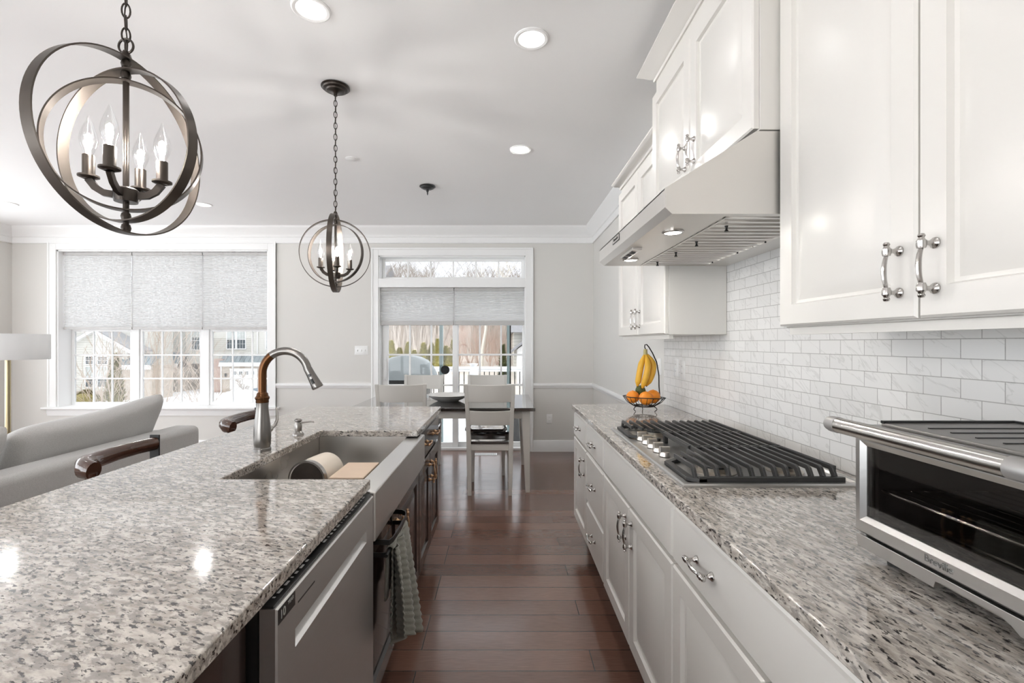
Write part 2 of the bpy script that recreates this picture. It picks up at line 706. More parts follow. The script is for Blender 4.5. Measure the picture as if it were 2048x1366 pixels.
# far wall with the two openings
WX0, WX1, WZ0, WZ1 = -5.451, -2.865, 0.52, 2.465
DX0, DX1, DZ1 = -1.514, 0.281, 2.394
wb = MB()
for x0, x1, z0, z1 in ((XL - .2, WX0, 0, H), (WX0, WX1, 0, WZ0), (WX0, WX1, WZ1, H), (WX1, DX0, 0, H), (DX0, DX1, DZ1, H), (DX1, XR + .2, 0, H)):
    wb.box(x0, x1, YB, YB + WT, z0, z1)
struct('wall_far', wb, WALL, 'warm white wall with wide window and glazed sliding door')
LY0, LY1, LZ0, LZ1 = -3.2, 5.0, .25, 2.50      # opening invented in the left wall for extra light
NX0, NX1 = -5.6, -1.0                         # opening invented in the near wall for extra light
struct('wall_left', MB().box(XL - .2, XL, YN, LY0, 0, H).box(XL - .2, XL, LY1, YB, 0, H).box(XL - .2, XL, LY0, LY1, 0, LZ0).box(XL - .2, XL, LY0, LY1, LZ1, H), WALL, 'plain warm white wall at the sitting area')
struct('wall_right', MB().box(XR, XR + .2, YN, YB, 0, H), WALL, 'warm white wall behind the kitchen cabinets')
struct('wall_near', MB().box(XL - .2, NX0, YN - .2, YN, 0, H).box(NX1, XR + .2, YN - .2, YN, 0, H).box(NX0, NX1, YN - .2, YN, 0, LZ0).box(NX0, NX1, YN - .2, YN, LZ1, H), WALL, 'plain warm white wall behind the kitchen')
# crown moulding
CP = [(0, -.196), (.016, -.196), (.020, -.186), (.016, -.176), (.016, -.125), (.028, -.118), (.030, -.105), (.048, -.085),
      (.075, -.045), (.098, -.024), (.104, -.012), (.110, 0), (0, 0)]
struct('trim_1', MB().prism([(YB - p, H + d) for p, d in CP], 'x', XL, XR), TRIM, 'white crown moulding along the far wall')
struct('trim_2', MB().prism([(XR - p, H + d) for p, d in CP], 'y', 3.22, YB), TRIM, 'white crown moulding on the right wall past the cabinets')
struct('trim_3', MB().prism([(XL + p, H + d) for p, d in CP], 'y', YN, YB), TRIM, 'white crown moulding along the left wall')
# baseboards
BP = [(0, 0), (.018, 0), (.018, .105), (.012, .118), (.012, .130), (.006, .140), (0, .140)]
struct('baseboard_far', MB().prism([(YB - p, z) for p, z in BP], 'x', 0.376, XR).prism([(YB - p, z) for p, z in BP], 'x', XL, -1.60), TRIM,
       'white baseboard along the far wall')
struct('baseboard_right', MB().prism([(XR - p, z) for p, z in BP], 'y', 3.2, YB), TRIM, 'white baseboard along the right wall')
struct('baseboard_left', MB().prism([(XL + p, z) for p, z in BP], 'y', YN, YB), TRIM, 'white baseboard along the left wall')
# chair rail
RP = [(0, .778), (.012, .778), (.014, .790), (.022, .800), (.026, .818), (.020, .832), (0, .836)]
struct('trim_4', MB().prism([(YB - p, z) for p, z in RP], 'x', WX1 + .10, -1.60), TRIM, 'white chair rail between window and sliding door')
struct('trim_5', MB().prism([(YB - p, z) for p, z in RP], 'x', 0.376, XR), TRIM, 'white chair rail right of the sliding door')
struct('trim_6', MB().prism([(XR - p, z) for p, z in RP], 'y', 3.2, YB), TRIM, 'white chair rail on the right wall')

# ------------------------------------------------------------------ wide window
w1 = sroot('window_1', 'wide triple window with white casing and grilles', (-4.16, YB, WZ0))


def casing(mb, x0, x1, z0, z1, wd_, dep, y, sill=False):
    """picture casing boards with a raised outer bead, around an opening, front at y-dep."""
    for a, b, c, d in ((x0 - wd_, x0, z0, z1 + wd_), (x1, x1 + wd_, z0, z1 + wd_), (x0, x1, z1, z1 + wd_)):
        mb.box(a, b, y - dep, y, c, d)
    e = .022
    mb.box(x0 - wd_, x0 - wd_ + e, y - dep - .008, y, z0, z1 + wd_)
    mb.box(x1 + wd_ - e, x1 + wd_, y - dep - .008, y, z0, z1 + wd_)
    mb.box(x0 - wd_ + e, x1 + wd_ - e, y - dep - .008, y, z1 + wd_ - e, z1 + wd_)
    return mb


casing(MB(), WX0, WX1, .545, WZ1, .10, .018, YB).build('casing', TRIM, w1, bev=.003)
MB().box(WX0 - .155, WX1 + .145, YB - .055, YB + WT, .520, .545).build('sill', TRIM, w1, bev=.006)
MB().prism([(YB, .52), (YB - .018, .52), (YB - .018, .47), (YB - .012, .455), (YB - .012, .44), (YB, .44)], 'x', WX0 - .11, WX1 + .10).build('apron', TRIM, w1)
jb = MB()
for a, b, c, d in ((WX0, WX0 + .015, .545, WZ1), (WX1 - .015, WX1, .545, WZ1), (WX0, WX1, WZ1 - .015, WZ1)):
    jb.box(a, b, YB, YB + WT, c, d)
jb.build('jamb', TRIM, w1)
units = [(-5.436, -4.62), (-4.62, -3.74), (-3.74, -2.88)]
Yw = 5.93
MU = MB()
for xm in (-4.62, -3.74):
    MU.box(xm - .045, xm + .045, Yw - .015, Yw + .05, .545, WZ1)
MU.build('mullion', TRIM, w1, bev=.004)


def sash(x0, x1, z0, z1, y, root, st=.034, cols=3, rows=3, bot=None):
    bot = bot or st
    m = MB()
    m.box(x0, x0 + st, y, y + .03, z0, z1).box(x1 - st, x1, y, y + .03, z0, z1)
    m.box(x0 + st, x1 - st, y, y + .03, z0, z0 + bot).box(x0 + st, x1 - st, y, y + .03, z1 - st, z1)
    gx0, gx1, gz0, gz1 = x0 + st, x1 - st, z0 + bot, z1 - st
    for i in range(1, cols):
        xx = gx0 + (gx1 - gx0) * i / cols
        m.box(xx - .009, xx + .009, y + .006, y + .024, gz0, gz1)
    for j in range(1, rows):
        zz = gz0 + (gz1 - gz0) * j / rows
        m.box(gx0, gx1, y + .0065, y + .0235, zz - .009, zz + .009)
    s = m.build('sash', TRIM, root, bev=.002, seg=1)
    MB().box(gx0 - .004, gx1 + .004, y + .013, y + .017, gz0 - .004, gz1 + .004).build('pane', GLASS, s)
    return s


for x0, x1 in units:
    a, b = x0 + (.0 if x0 < -5 else .045), x1 - (.0 if x1 > -3 else .045)
    sash(a, b, .547, 1.505, Yw, w1)
    sash(a, b, 1.480, 2.448, Yw + .035, w1)


def cell_shade(name_label, x0, x1, z0, z1, y, group, rail=.03, head=.035):
    t = thing('cellular_shade', name_label, 'window shade', ((x0 + x1) / 2, y, z1), group)
    MB().box(x0 + .002, x1 - .002, y - .022, y + .022, z1 - head, z1).build('headrail', SHADEMETAL, t, bev=.003)
    n = int((z1 - head - z0 - rail) / .020)
    pts_f, m = [], MB()
    dz = (z1 - head - z0 - rail) / (2 * n)
    prof = [(y - .010 - (.008 if i % 2 else 0), z0 + rail + dz * i) for i in range(2 * n + 1)]
    vs = [(x0 + .006, a, b) for a, b in prof] + [(x1 - .006, a, b) for a, b in prof]
    k = len(prof)
    m.add(vs, [(i, i + 1, k + i + 1, k + i) for i in range(k - 1)])
    m.build('pleated_fabric', SHADE, t, smooth=False)
    MB().box(x0 + .004, x1 - .004, y - .018, y + .012, z0, z0 + rail).build('bottom_rail', SHADEMETAL, t, bev=.004)
    return t


SHADEMETAL = mat('shade_rail_grey', (0.50, 0.49, 0.48), 0.45)
for lab, x0, x1 in (('white pleated shade half lowered over the left window panel beside the floor lamp', -5.434, -4.588),
                    ('white pleated shade half lowered over the middle panel of the wide window', -4.582, -3.716),
                    ('white pleated shade half lowered over the right window panel behind the faucet', -3.710, -2.882)):
    cell_shade(lab, x0, x1, 1.495, 2.448, 5.835, 'pleated shades on the wide window')

# ------------------------------------------------------------------ sliding door with transom
d1 = sroot('door_1', 'white sliding patio door with grilles and transom window', (-.62, YB, 0))
cs = MB()
for a, b, c, d in ((DX0 - .088, DX0, 0, DZ1 + .095), (DX1, DX1 + .095, 0, DZ1 + .095), (DX0, DX1, DZ1, DZ1 + .095), (DX0, DX1, 2.006, 2.114)):
    cs.box(a, b, YB - .018, YB, c, d)
cs.box(DX0 - .088, DX0 - .066, YB - .027, YB, 0, DZ1 + .095).box(DX1 + .073, DX1 + .095, YB - .027, YB, 0, DZ1 + .095)
cs.box(DX0 - .066, DX1 + .073, YB - .027, YB, DZ1 + .073, DZ1 + .095)
cs.build('casing', TRIM, d1, bev=.003)
jb = MB()
jb.box(DX0, DX0 + .012, YB, YB + WT, 0, DZ1).box(DX1 - .012, DX1, YB, YB + WT, 0, DZ1).box(DX0, DX1, YB, YB + WT, DZ1 - .012, DZ1)
jb.box(DX0, DX1, YB, YB + WT, 2.006, 2.114)
jb.build('jamb', TRIM, d1)
sash(DX0 + .012, DX1 - .012, 2.114, 2.382, 5.88, d1, st=.035, cols=6, rows=1)
MB().box(DX0 + .012, DX1 - .012, 5.80, 5.95, 0, .03).build('threshold', WHITEP, d1, bev=.004)


def slider(x0, x1, y, root, sl, sr):
    m = MB()
    z0, z1 = .03, 2.004
    m.box(x0, x0 + sl, y, y + .035, z0, z1).box(x1 - sr, x1, y, y + .035, z0, z1)
    m.box(x0 + sl, x1 - sr, y, y + .035, z0, z0 + .055).box(x0 + sl, x1 - sr, y, y + .035, z1 - .06, z1)
    gx0, gx1, gz0, gz1 = x0 + sl, x1 - sr, z0 + .055, z1 - .06
    for i in (1, 2):
        xx = gx0 + (gx1 - gx0) * i / 3
        m.box(xx - .011, xx + .011, y + .008, y + .027, gz0, gz1)
    for zz in (.42, .80, 1.18, 1.56):
        m.box(gx0, gx1, y + .0085, y + .0265, zz - .011, zz + .011)
    s = m.build('door_panel', TRIM, root, bev=.003, seg=1)
    MB().box(gx0 - .004, gx1 + .004, y + .016, y + .020, gz0 - .004, gz1 + .004).build('pane', GLASS, s)
    return s


sp_ = slider(DX0 + .012, -.555, 5.86, d1, .078, .068)
slider(-.600, DX1 - .012, 5.90, d1, .048, .020)
hx = -1.46
hm = MB()
hm.box(hx - .018, hx + .018, 5.845, 5.86, .86, 1.13)
hm.tube([(hx + .004, 5.85, 1.115), (hx + .012, 5.815, 1.10), (hx + .022, 5.805, 1.05), (hx + .022, 5.805, .94), (hx + .012, 5.815, .885), (hx + .004, 5.85, .87)], .0095, 10)
hm.build('door_handle', WHITEP, d1, bev=.003)
cell_shade('white pleated shade on the left half of the sliding door', DX0 + .006, -.599, 1.546, 2.004, 5.80, 'pleated shades on the sliding door', rail=.052)
cell_shade('white pleated shade on the right half of the sliding door', -.592, DX1 - .010, 1.550, 2.004, 5.80, 'pleated shades on the sliding door', rail=.052)

# invented glazing of the left and near walls, unseen, to brighten the room
w2 = sroot('added_window_2', 'added unseen row of tall windows in the left wall', (XL, 0, LZ0))
m, g = MB(), MB()
n_ = 6
for i in range(n_ + 1):
    yy = LY0 + (LY1 - LY0) * i / n_
    m.box(XL - .12, XL - .05, yy - .04, yy + .04, LZ0, LZ1)
m.box(XL - .12, XL - .05, LY0, LY1, LZ0, LZ0 + .06).box(XL - .12, XL - .05, LY0, LY1, LZ1 - .06, LZ1)
m.build('sash', TRIM, w2)
MB().box(XL - .088, XL - .084, LY0, LY1, LZ0, LZ1).build('pane', GLASSC, w2)
w3 = sroot('added_window_3', 'added unseen row of tall windows in the near wall', (-3.3, YN, LZ0))
m = MB()
n_ = 4
for i in range(n_ + 1):
    xx = NX0 + (NX1 - NX0) * i / n_
    m.box(xx - .04, xx + .04, YN - .12, YN - .05, LZ0, LZ1)
m.box(NX0, NX1, YN - .12, YN - .05, LZ0, LZ0 + .06).box(NX0, NX1, YN - .12, YN - .05, LZ1 - .06, LZ1)
m.build('sash', TRIM, w3)
MB().box(NX0, NX1, YN - .088, YN - .084, LZ0, LZ1).build('pane', GLASSC, w3)

# ------------------------------------------------------------------ backsplash
struct('backsplash', MB().box(1.095, XR, -0.5, 3.185, .915, 1.99), TILE, 'white marbled subway tile backsplash')


# ------------------------------------------------------------------ wall plates
def plate(name, label, cat, c, u, w, n, kind='toggle', group=None):
    """c centre on the wall surface, u along the wall, w out of the wall."""
    t = thing(name, label, cat, c, group)
    c, u, w = Vector(c), Vector(u), Vector(w)
    W, Hh = .07 + .046 * (n - 1), .115
    z = Vector((0, 0, 1))
    o = c - u * W / 2 - z * Hh / 2
    MB().frame(o, u, z, w, [(0, W, 0, Hh, 0), (0, W, 0, Hh, .003), (.004, W - .004, .004, Hh - .004, .006)]).build('cover_plate', WHITEP, t)
    for i in range(n):
        cc = c + u * (.046 * (i - (n - 1) / 2))
        if kind == 'toggle':
            m = MB().frame(cc - u * .005 - z * .012, u, z, w, [(0, .010, 0, .024, .005), (.001, .009, .006, .022, .010), (.002, .008, .012, .020, .014)])
            m.build('toggle', WHITEP, t)
        else:
            for dz in (-.022, .022):
                s = MB().frame(cc - u * .016 + z * (dz - .014), u, z, w, [(0, .032, 0, .028, .005), (.003, .029, .003, .025, .008)]).build('socket', WHITEP, t)
                k = MB()
                for du in (-.006, .006):
                    q = cc + u * du + z * dz
                    k.frame(q - u * .0012 - z * .004, u, z, w, [(0, .0024, 0, .008, .0075), (0, .0024, 0, .008, .0084)])
                k.build('slot', BLACK, s)
    return t


plate('switch_plate', 'white triple switch plate on the far wall beside the sliding door', 'switch', (-1.725, YB, 1.235), (1, 0, 0), (0, -1, 0), 3)
plate('power_outlet', 'white power outlet low on the far wall right of the table', 'outlet', (.574, YB, .40), (1, 0, 0), (0, -1, 0), 1, 'outlet')
plate('power_outlet', 'white outlet on the tiles nearer the fruit basket', 'outlet', (1.095, 2.955, 1.172), (0, -1, 0), (-1, 0, 0), 1, 'outlet', 'plates on the backsplash')
plate('power_outlet', 'white outlet on the tiles nearer the cooktop, beside another', 'outlet', (1.095, 2.850, 1.164), (0, -1, 0), (-1, 0, 0), 1, 'outlet', 'plates on the backsplash')
plate('switch_plate', 'white switch plate seen edge-on on the wall beyond the tiles', 'switch', (XR, 3.33, 1.16), (0, -1, 0), (-1, 0, 0), 1)

# ------------------------------------------------------------------ cabinet pieces
ST = .058


def door_loops(W, Hh, t=.02, st=ST):
    return [(0, W, 0, Hh, -t), (0, W, 0, Hh, -.005), (.005, W - .005, .005, Hh - .005, 0), (st, W - st, st, Hh - st, 0),
            (st + .004, W - st - .004, st + .004, Hh - st - .004, -.011), (st + .012, W - st - .012, st + .012, Hh - st - .012, -.0125),
            (st + .044, W - st - .044, st + .044, Hh - st - .044, -.002)]


def slab_loops(W, Hh, t=.02):
    return [(0, W, 0, Hh, -t), (0, W, 0, Hh, -.010), (.006, W - .006, .006, Hh - .006, -.006), (.009, W - .009, .009, Hh - .009, 0)]


def front(name, side, X, y0, y1, z0, z1, material, parent, kind='door', axis='x'):
    """a door or drawer front in the plane x=X; side -1 faces -X, +1 faces +X."""
    mb = MB()
    W, Hh = y1 - y0, z1 - z0
    lp = door_loops(W, Hh) if kind == 'door' else slab_loops(W, Hh)
    mb.frame((X, y0, z0), (0, 1, 0), (0, 0, 1), (side, 0, 0), lp)
    return mb.build(name, material, parent, ang=20)


def pull(c, a, out, material, parent, L=.084, name='handle'):
    """bowed bar pull: c on the front surface, a along the bar, out of the front."""
    c, a, out = Vector(c), Vector(a), Vector(out)
    m = MB()
    for s in (-1, 1):
        p = c + a * s * L / 2
        m.lathe([(.0, 0), (.0105, 0), (.0105, .003), (.0075, .006), (.0045, .011), (.0045, .022), (.006, .024), (.006, .030), (0, .031)], p, 12, out)
        q = p + out * .0265
        m.lathe([(0, -.011), (.0065, -.010), (.0080, -.004), (.0080, .004), (.0055, .007), (.0045, .010), (.0062, .013), (.0045, .017), (0, .018)], q, 12, a * s)
    pts, rr = [], []
    for i in range(13):
        t = -1 + 2 * i / 12
        pts.append(c + a * t * (L / 2 - .008) + out * (.0265 + .0055 * (1 - t * t)))
        rr.append(.0032 + .0016 * (1 - abs(t)) ** .5)
    m.tube(pts, rr, 8)
    return m.build(name, material, parent)


Z = Vector((0, 0, 1))
Yv = Vector((0, 1, 0))
OUTR = Vector((-1, 0, 0))   # right run faces the aisle
OUTL = Vector((1, 0, 0))    # island faces the aisle
FX = .478                   # right base fronts
UX = .79                    # upper fronts
G = .0025


def base_right(label, y0, y1):
    t = thing('base_cabinet', label, 'cabinet', ((FX + XR) / 2, (y0 + y1) / 2, 0), 'white base cabinets under the right counter')
    MB().box(FX + .022, XR - .012, y0, y1, .165, .885).build('cabinet_body', CAB, t)
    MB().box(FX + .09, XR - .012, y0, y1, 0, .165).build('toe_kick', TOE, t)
    return t


t = base_right('white base cabinet with one drawer and one door under the fruit basket', 2.69, 3.15)
d = front('drawer', -1, FX, 2.69 + G, 3.15 - G, .716, .868, CAB, t, 'slab')
pull((FX, 2.92, .795), Yv, OUTR, CHROME, d, .078)
d = front('door', -1, FX, 2.69 + G, 3.15 - G, .178, .705, CAB, t)
pull((FX, 2.745, .600), Z, OUTR, CHROME, d)
t = base_right('white base cabinet with three drawers between the cooktop and the fruit basket', 2.23, 2.69)
for z0, z1 in ((.716, .868), (.434, .705), (.178, .424)):
    d = front('drawer', -1, FX, 2.23 + G, 2.69 - G, z0, z1, CAB, t, 'slab')
    pull((FX, 2.46, (z0 + z1) / 2), Yv, OUTR, CHROME, d, .08)
t = base_right('white base cabinet with plain top panel and two doors below the cooktop', 1.325, 2.23)
front('false_front', -1, FX, 1.325 + G, 2.23 - G, .716, .868, CAB, t, 'slab')
for y0, y1, hy in ((1.325, 1.778, 1.735), (1.778, 2.23, 1.82)):
    d = front('door', -1, FX, y0 + G, y1 - G, .178, .705, CAB, t)
    pull((FX, hy, .616), Z, OUTR, CHROME, d)
t = base_right('white base cabinet with one wide drawer over two doors below the toaster oven', .40, 1.325)
d = front('drawer', -1, FX, .40 + G, 1.325 - G, .716, .868, CAB, t, 'slab')
for hy in (1.112, .613):
    pull((FX, hy, .795), Yv, OUTR, CHROME, d)
for y0, y1, hy in ((.40, .862, .82), (.862, 1.325, .905)):
    d = front('door', -1, FX, y0 + G, y1 - G, .178, .705, CAB, t)
    pull((FX, hy, .578), Z, OUTR, CHROME, d)
t = base_right('white base cabinet nearest the camera along the right wall', -.50, .40)
d = front('drawer', -1, FX, -.50 + G, .40 - G, .716, .868, CAB, t, 'slab')
for y0, y1 in ((-.50, -.05), (-.05, .40)):
    front('door', -1, FX, y0 + G, y1 - G, .178, .705, CAB, t)

# counters
c = MB().box(.466, 1.094, -.50, 3.165, .885, .915).build('countertop', GRANITE_R, None, bev=.004)
tag(c, 'speckled granite countertop on the white base cabinets along the right wall', 'countertop')
SY0, SY1, SXL = 1.424, 2.213, -.857
poly = [(-1.259, -.50), (-.40, -.50), (-.40, SY0), (SXL, SY0), (SXL, SY1), (-.40, SY1), (-.40, 3.05), (-1.259, 3.05)]
c = MB().prism(poly, 'z', .885, .915).build('countertop', GRANITE_I, None, bev=.004)
tag(c, 'speckled granite island countertop cut out around the farmhouse sink', 'countertop')

# upper cabinets


def upper(label, X, y0, y1, z0, z1, doors, hz, ztop, side=0, light=True, group='white wall cabinets'):
    t = thing('wall_cabinet', label, 'cabinet', ((X + XR) / 2, (y0 + y1) / 2, z0), group)
    bz = z0 - .004
    MB().box(X + .021, 1.094, y0, y1, bz, ztop).build('cabinet_body', CAB, t, bev=.002, seg=1)
    if light:
        MB().box(X + .030, X + .05, y0 + .02, y1 - .005, bz - .020, bz).build('light_rail', CAB, t)
    n = len(doors)
    for a, b, hy in doors:
        d = front('door', -1, X, a + G, b - G, z0, z1, CAB, t)
        pull((X, hy, hz), Z, OUTR, CHROME, d)
    return t


def crown_cab(parent, X, y0, y1, zb, d, h):
    """crown on the front and on both ends of a cabinet top."""
    prof = [(0, 0), (.008, 0), (.012, .008), (.010, .014), (.35 * d, .022), (.7 * d, h - .022), (.92 * d, h - .012), (d, h - .008), (d, h), (0, h)]
    def ring(p, z):
        return [(1.094, y0 - p, zb + z), (X - p, y0 - p, zb + z), (X - p, y1 + p, zb + z), (1.094, y1 + p, zb + z)]
    m = MB().loops([ring(p, z) for p, z in prof])
    return m.build('crown', CAB, parent, ang=25)


t = upper('large white wall cabinet above the toaster oven, nearest of the uppers', UX + .01, .455, 1.362, 1.375, 2.50,
          [(.455, .9075, .868), (.9075, 1.362, .947)], 1.470, 2.66)
t.location = t.location
crown_cab(t, UX + .01, .455, 1.362, 2.60, .07, .065)
t2 = upper('deep white wall cabinet above the range hood', .728, 1.368, 2.29, 1.952, 2.52,
           [(1.368, 1.829, 1.785), (1.829, 2.29, 1.872)], 2.06, 2.61, light=False)
crown_cab(t2, .749, 1.37, 2.29, 2.600, .074, .065)
t3 = upper('white wall cabinet with two doors beyond the range hood', UX, 2.292, 3.20, 1.372, 2.33,
           [(2.292, 2.746, 2.705), (2.746, 3.20, 2.785)], 1.465, 2.385)
crown_cab(t3, UX + .02, 2.292, 3.20, 2.37, .055, .05)

# ------------------------------------------------------------------ range hood
h = thing('range_hood', 'stainless under-cabinet range hood with baffle filters above the cooktop', 'range hood', (.8, 1.83, 1.70))
HY0, HY1 = 1.368, 2.292
side = [(1.094, 1.944), (.739, 1.944), (.473, 1.778), (.473, 1.722), (.4935, 1.703), (1.094, 1.703)]
sh = MB()
for a, b in ((HY0, HY0 + .004), (HY1 - .004, HY1)):
    sh.prism(side, 'y', a, b)
for (xa, za), (xb, zb) in zip(side[:4], side[1:5]):
    dx, dz = xb - xa, zb - za
    L = sqrt(dx * dx + dz * dz)
    nx, nz = dz / L * .004, -dx / L * .004
    if nx < 0 and abs(dz) > abs(dx):
        nx, nz = -nx, -nz
    if abs(dx) >= abs(dz):
        nx, nz = (0, -.004) if za > 1.75 else (.003, .003)
    sh.prism([(xa, za), (xb, zb), (xb + nx, zb + nz), (xa + nx, za + nz)], 'y', HY0 + .004, HY1 - .004)
# flat underside rim around the filters
UZ = 1.703
FX0, FX1, FY0, FY1 = .665, .985, HY0 + .03, HY1 - .02
sh.box(.4935, FX0, HY0 + .004, HY1 - .004, UZ, UZ + .003)
sh.box(FX1, 1.094, HY0 + .004, HY1 - .004, UZ, UZ + .003)
sh.box(FX0, FX1, HY0 + .004, FY0, UZ, UZ + .003).box(FX0, FX1, FY1, HY1 - .004, UZ, UZ + .003)
sh.build('hood_shell', STEELH, h, smooth=True, ang=15)
MB().box(FX0 - .002, FX1 + .002, FY0 - .002, FY1 + .002, UZ + .03, UZ + .034).build('inner_plate', BLACK, h)
for k in range(2):
    ya, yb = FY0 + (FY1 - FY0) * k / 2 + .003, FY0 + (FY1 - FY0) * (k + 1) / 2 - .003
    fm = MB()
    n = 9
    pt = (yb - ya) / n
    for i in range(n):
        y0 = ya + pt * i
        fm.prism([(y0 + pt * .02, UZ + .010), (y0 + pt * .06, UZ - .002), (y0 + pt * .46, UZ - .002), (y0 + pt * .50, UZ + .010), (y0 + pt * .46, UZ + .010), (y0 + pt * .43, UZ + .001), (y0 + pt * .09, UZ + .001), (y0 + pt * .06, UZ + .010)], 'x', FX0, FX1)
    fm.box(FX0, FX0 + .008, ya, yb, UZ - .003, UZ + .012).box(FX1 - .008, FX1, ya, yb, UZ - .003, UZ + .012)
    f = fm.build('baffle_filter', STEELH, h, ang=20)
    for yy in (ya + .10, yb - .10):
        MB().lathe([(0, 0), (.006, 0), (.0035, .006), (.0035, .012), (.007, .018), (0, .019)], (FX0 + .05, yy, UZ - .002), 10, '-z').build('filter_knob', BLACK, f)
        MB().ball((FX1 - .016, yy, UZ - .004), .004, 8).build('filter_stud', BLACK, f)
HLAMP = emit('hood_lamp_glow', (1.0, 0.97, 0.92), 12.0)
for yy in (1.585, 2.11):
    r = MB().lathe([(.0, -.002), (.036, -.002), (.036, .004), (.030, .007), (.028, .003), (.0, .003)], (.575, yy, UZ), 28, '-z').build('lamp_ring', CHROME, h)
    MB().lathe([(0, .003), (.027, .003), (.027, .0055), (0, .0065)], (.575, yy, UZ), 24, '-z').build('lamp_lens', HLAMP, r)
    L = bpy.data.lights.new('hood_lamp', 'AREA')
    L.shape = 'DISK'
    L.size = .05
    L.energy = 1.2
    L.color = (1, .95, .88)
    lo = bpy.data.objects.new('hood_lamp', L)
    lo.location = (.575 - .8, yy - 1.83, UZ - .0085 - 1.70)
    lo.parent = h
    COL.objects.link(lo)
# control strip under the front lip
cs = MB().prism([(.510, UZ), (.510, UZ - .012), (.530, UZ - .016), (.548, UZ - .010), (.548, UZ)], 'y', 1.845, 2.03).build('control_strip', STEELH, h, bev=.001)
for i in range(3):
    k = MB()
    k.hexa([(.512 + dx, 1.865 + i * .055 + dy, UZ - .0125 - (.0042 if dx else 0) + dz) for dz in (0, -.0015) for dx, dy in ((0, 0), (.017, 0), (.017, .036), (0, .036))])
    k.build('control_button', BLACK, cs)
bd = MB().box(.4705, .4735, 1.90, 2.01, 1.745, 1.772).build('badge', BLACK, h, bev=.002)
MB().box(.4695, .4708, 1.902, 2.0, 1.748, 1.769).build('badge_face', STEELH, bd)
text('badge_lettering', 'KitchenAid', .0165, (.4692, 1.951, 1.7585), (0, -1, 0), (0, 0, 1), BLACK, bd)

# ------------------------------------------------------------------ cooktop
ck = thing('gas_cooktop', 'stainless five-burner gas cooktop with cast-iron grates set in the right counter', 'cooktop', (.78, 1.79, .915))
CX0, CX1, CY0, CY1 = .515, 1.045, 1.337, 2.243
z0 = .915
MB().frame((CX0, CY0, z0), (1, 0, 0), (0, 1, 0), (0, 0, 1),
           [(0, .53, 0, .906, .0), (0, .53, 0, .906, .006), (.004, .526, .004, .902, .010), (.020, .510, .018, .888, .010), (.026, .504, .024, .882, .004)]).build('pan', STEEL, ck, ang=25)
CAPB = mat('burner_cap', (0.03, 0.03, 0.03), 0.5)
BRB = mat('burner_base', (0.62, 0.57, 0.50), 0.3, 1.0)
for bx, by, br in ((.675, 1.50, .045), (.90, 1.50, .036), (.79, 1.79, .055), (.675, 2.08, .036), (.90, 2.08, .045)):
    b = MB().lathe([(0, 0), (br * 1.5, 0), (br * 1.5, .003), (br * 1.05, .006), (br * 1.05, .016), (0, .016)], (bx, by, z0 + .004), 28).build('burner', BRB, ck)
    MB().lathe([(0, .016), (br, .016), (br, .021), (br * .9, .024), (0, .025)], (bx, by, z0 + .004), 28).build('burner_cap', CAPB, b)
# grates: long bars running away from the camera, raised ends dropping to a frame
GT, GB = .966, .9275


def grate(y0, y1, x0, name_end0, name_end1):
    m = MB()
    xs = [.665 + (.975 - .665) * i / 9 for i in range(10)]
    if x0 < .6:
        xs = [.565, .600, .632] + xs
    w = .0044
    for x in xs:
        if name_end0:
            pts = [(y0 + .006, GB - .004), (y0 + .010, GB + .012), (y0 + .022, GT - .006), (y0 + .034, GT), (y1, GT), (y1, GT - .014), (y0 + .04, GT - .014), (y0 + .028, GB + .008), (y0 + .026, GB - .004)]
        elif name_end1:
            pts = [(y0, GT - .014), (y0, GT), (y1 - .034, GT), (y1 - .022, GT - .006), (y1 - .010, GB + .012), (y1 - .006, GB - .004), (y1 - .026, GB - .004), (y1 - .028, GB + .008), (y1 - .04, GT - .014)]
        else:
            pts = [(y0, GT - .014), (y0, GT), (y1, GT), (y1, GT - .014)]
        if x0 < .6 and x < .64:
            if name_end0:
                pts = [(a if a < y1 - .01 else y1 - .04 - (.64 - x) * 1.0, b) for a, b in pts]
            else:
                pts = [(a if a > y0 + .01 else y0 + .04 + (.64 - x) * 1.0, b) for a, b in pts]
        m.prism(pts, 'x', x - w, x + w)
    # cross ribs under the bars
    ribs = [y0 + .004, y1 - .012] if not (name_end0 or name_end1) else ([y1 - .012] if name_end0 else [y0 + .004])
    for yy in ribs:
        m.box(.66, .98, yy, yy + .009, GT - .020, GT - .003)
    # base frame
    if name_end0:
        m.box(x0 - .005, .995, y0, y0 + .014, GB - .006, GB + .010)
        m.prism([(x0 - .035, y0 + .02), (x0 - .005, y0), (x0 + .02, y0), (x0 - .012, y0 + .03), (x0 - .012, y1 - .09), (.652, y1 - .006), (.640, y1), (x0 - .035, y1 - .085)], 'z', GB - .006, GB + .006)
        feet = [(x0 - .02, y0 + .03), (.985, y0 + .01)]
    elif name_end1:
        m.box(x0 - .005, .995, y1 - .014, y1, GB - .006, GB + .010)
        m.prism([(x0 - .035, y1 - .02), (x0 - .005, y1), (x0 + .02, y1), (x0 - .012, y1 - .03), (x0 - .012, y0 + .09), (.652, y0 + .006), (.640, y0), (x0 - .035, y0 + .085)], 'z', GB - .006, GB + .006)
        feet = [(x0 - .02, y1 - .03), (.985, y1 - .01)]
    else:
        feet = [(.665, y0 + .008), (.665, y1 - .008), (.975, y0 + .008), (.975, y1 - .008)]
        m.box(.655, .668, y0, y1, GT - .016, GT - .002)
    for fx, fy in feet:
        m.box(fx - .008, fx + .008, fy - .008, fy + .008, z0 + .004, GB if (name_end0 or name_end1) else GT - .012)
    m.box(.972, .982, y0 + (.02 if name_end0 else 0), y1 - (.02 if name_end1 else 0), GT - .016, GT)
    return m.build('grate', IRON, ck, bev=.0016, seg=2, ang=30)


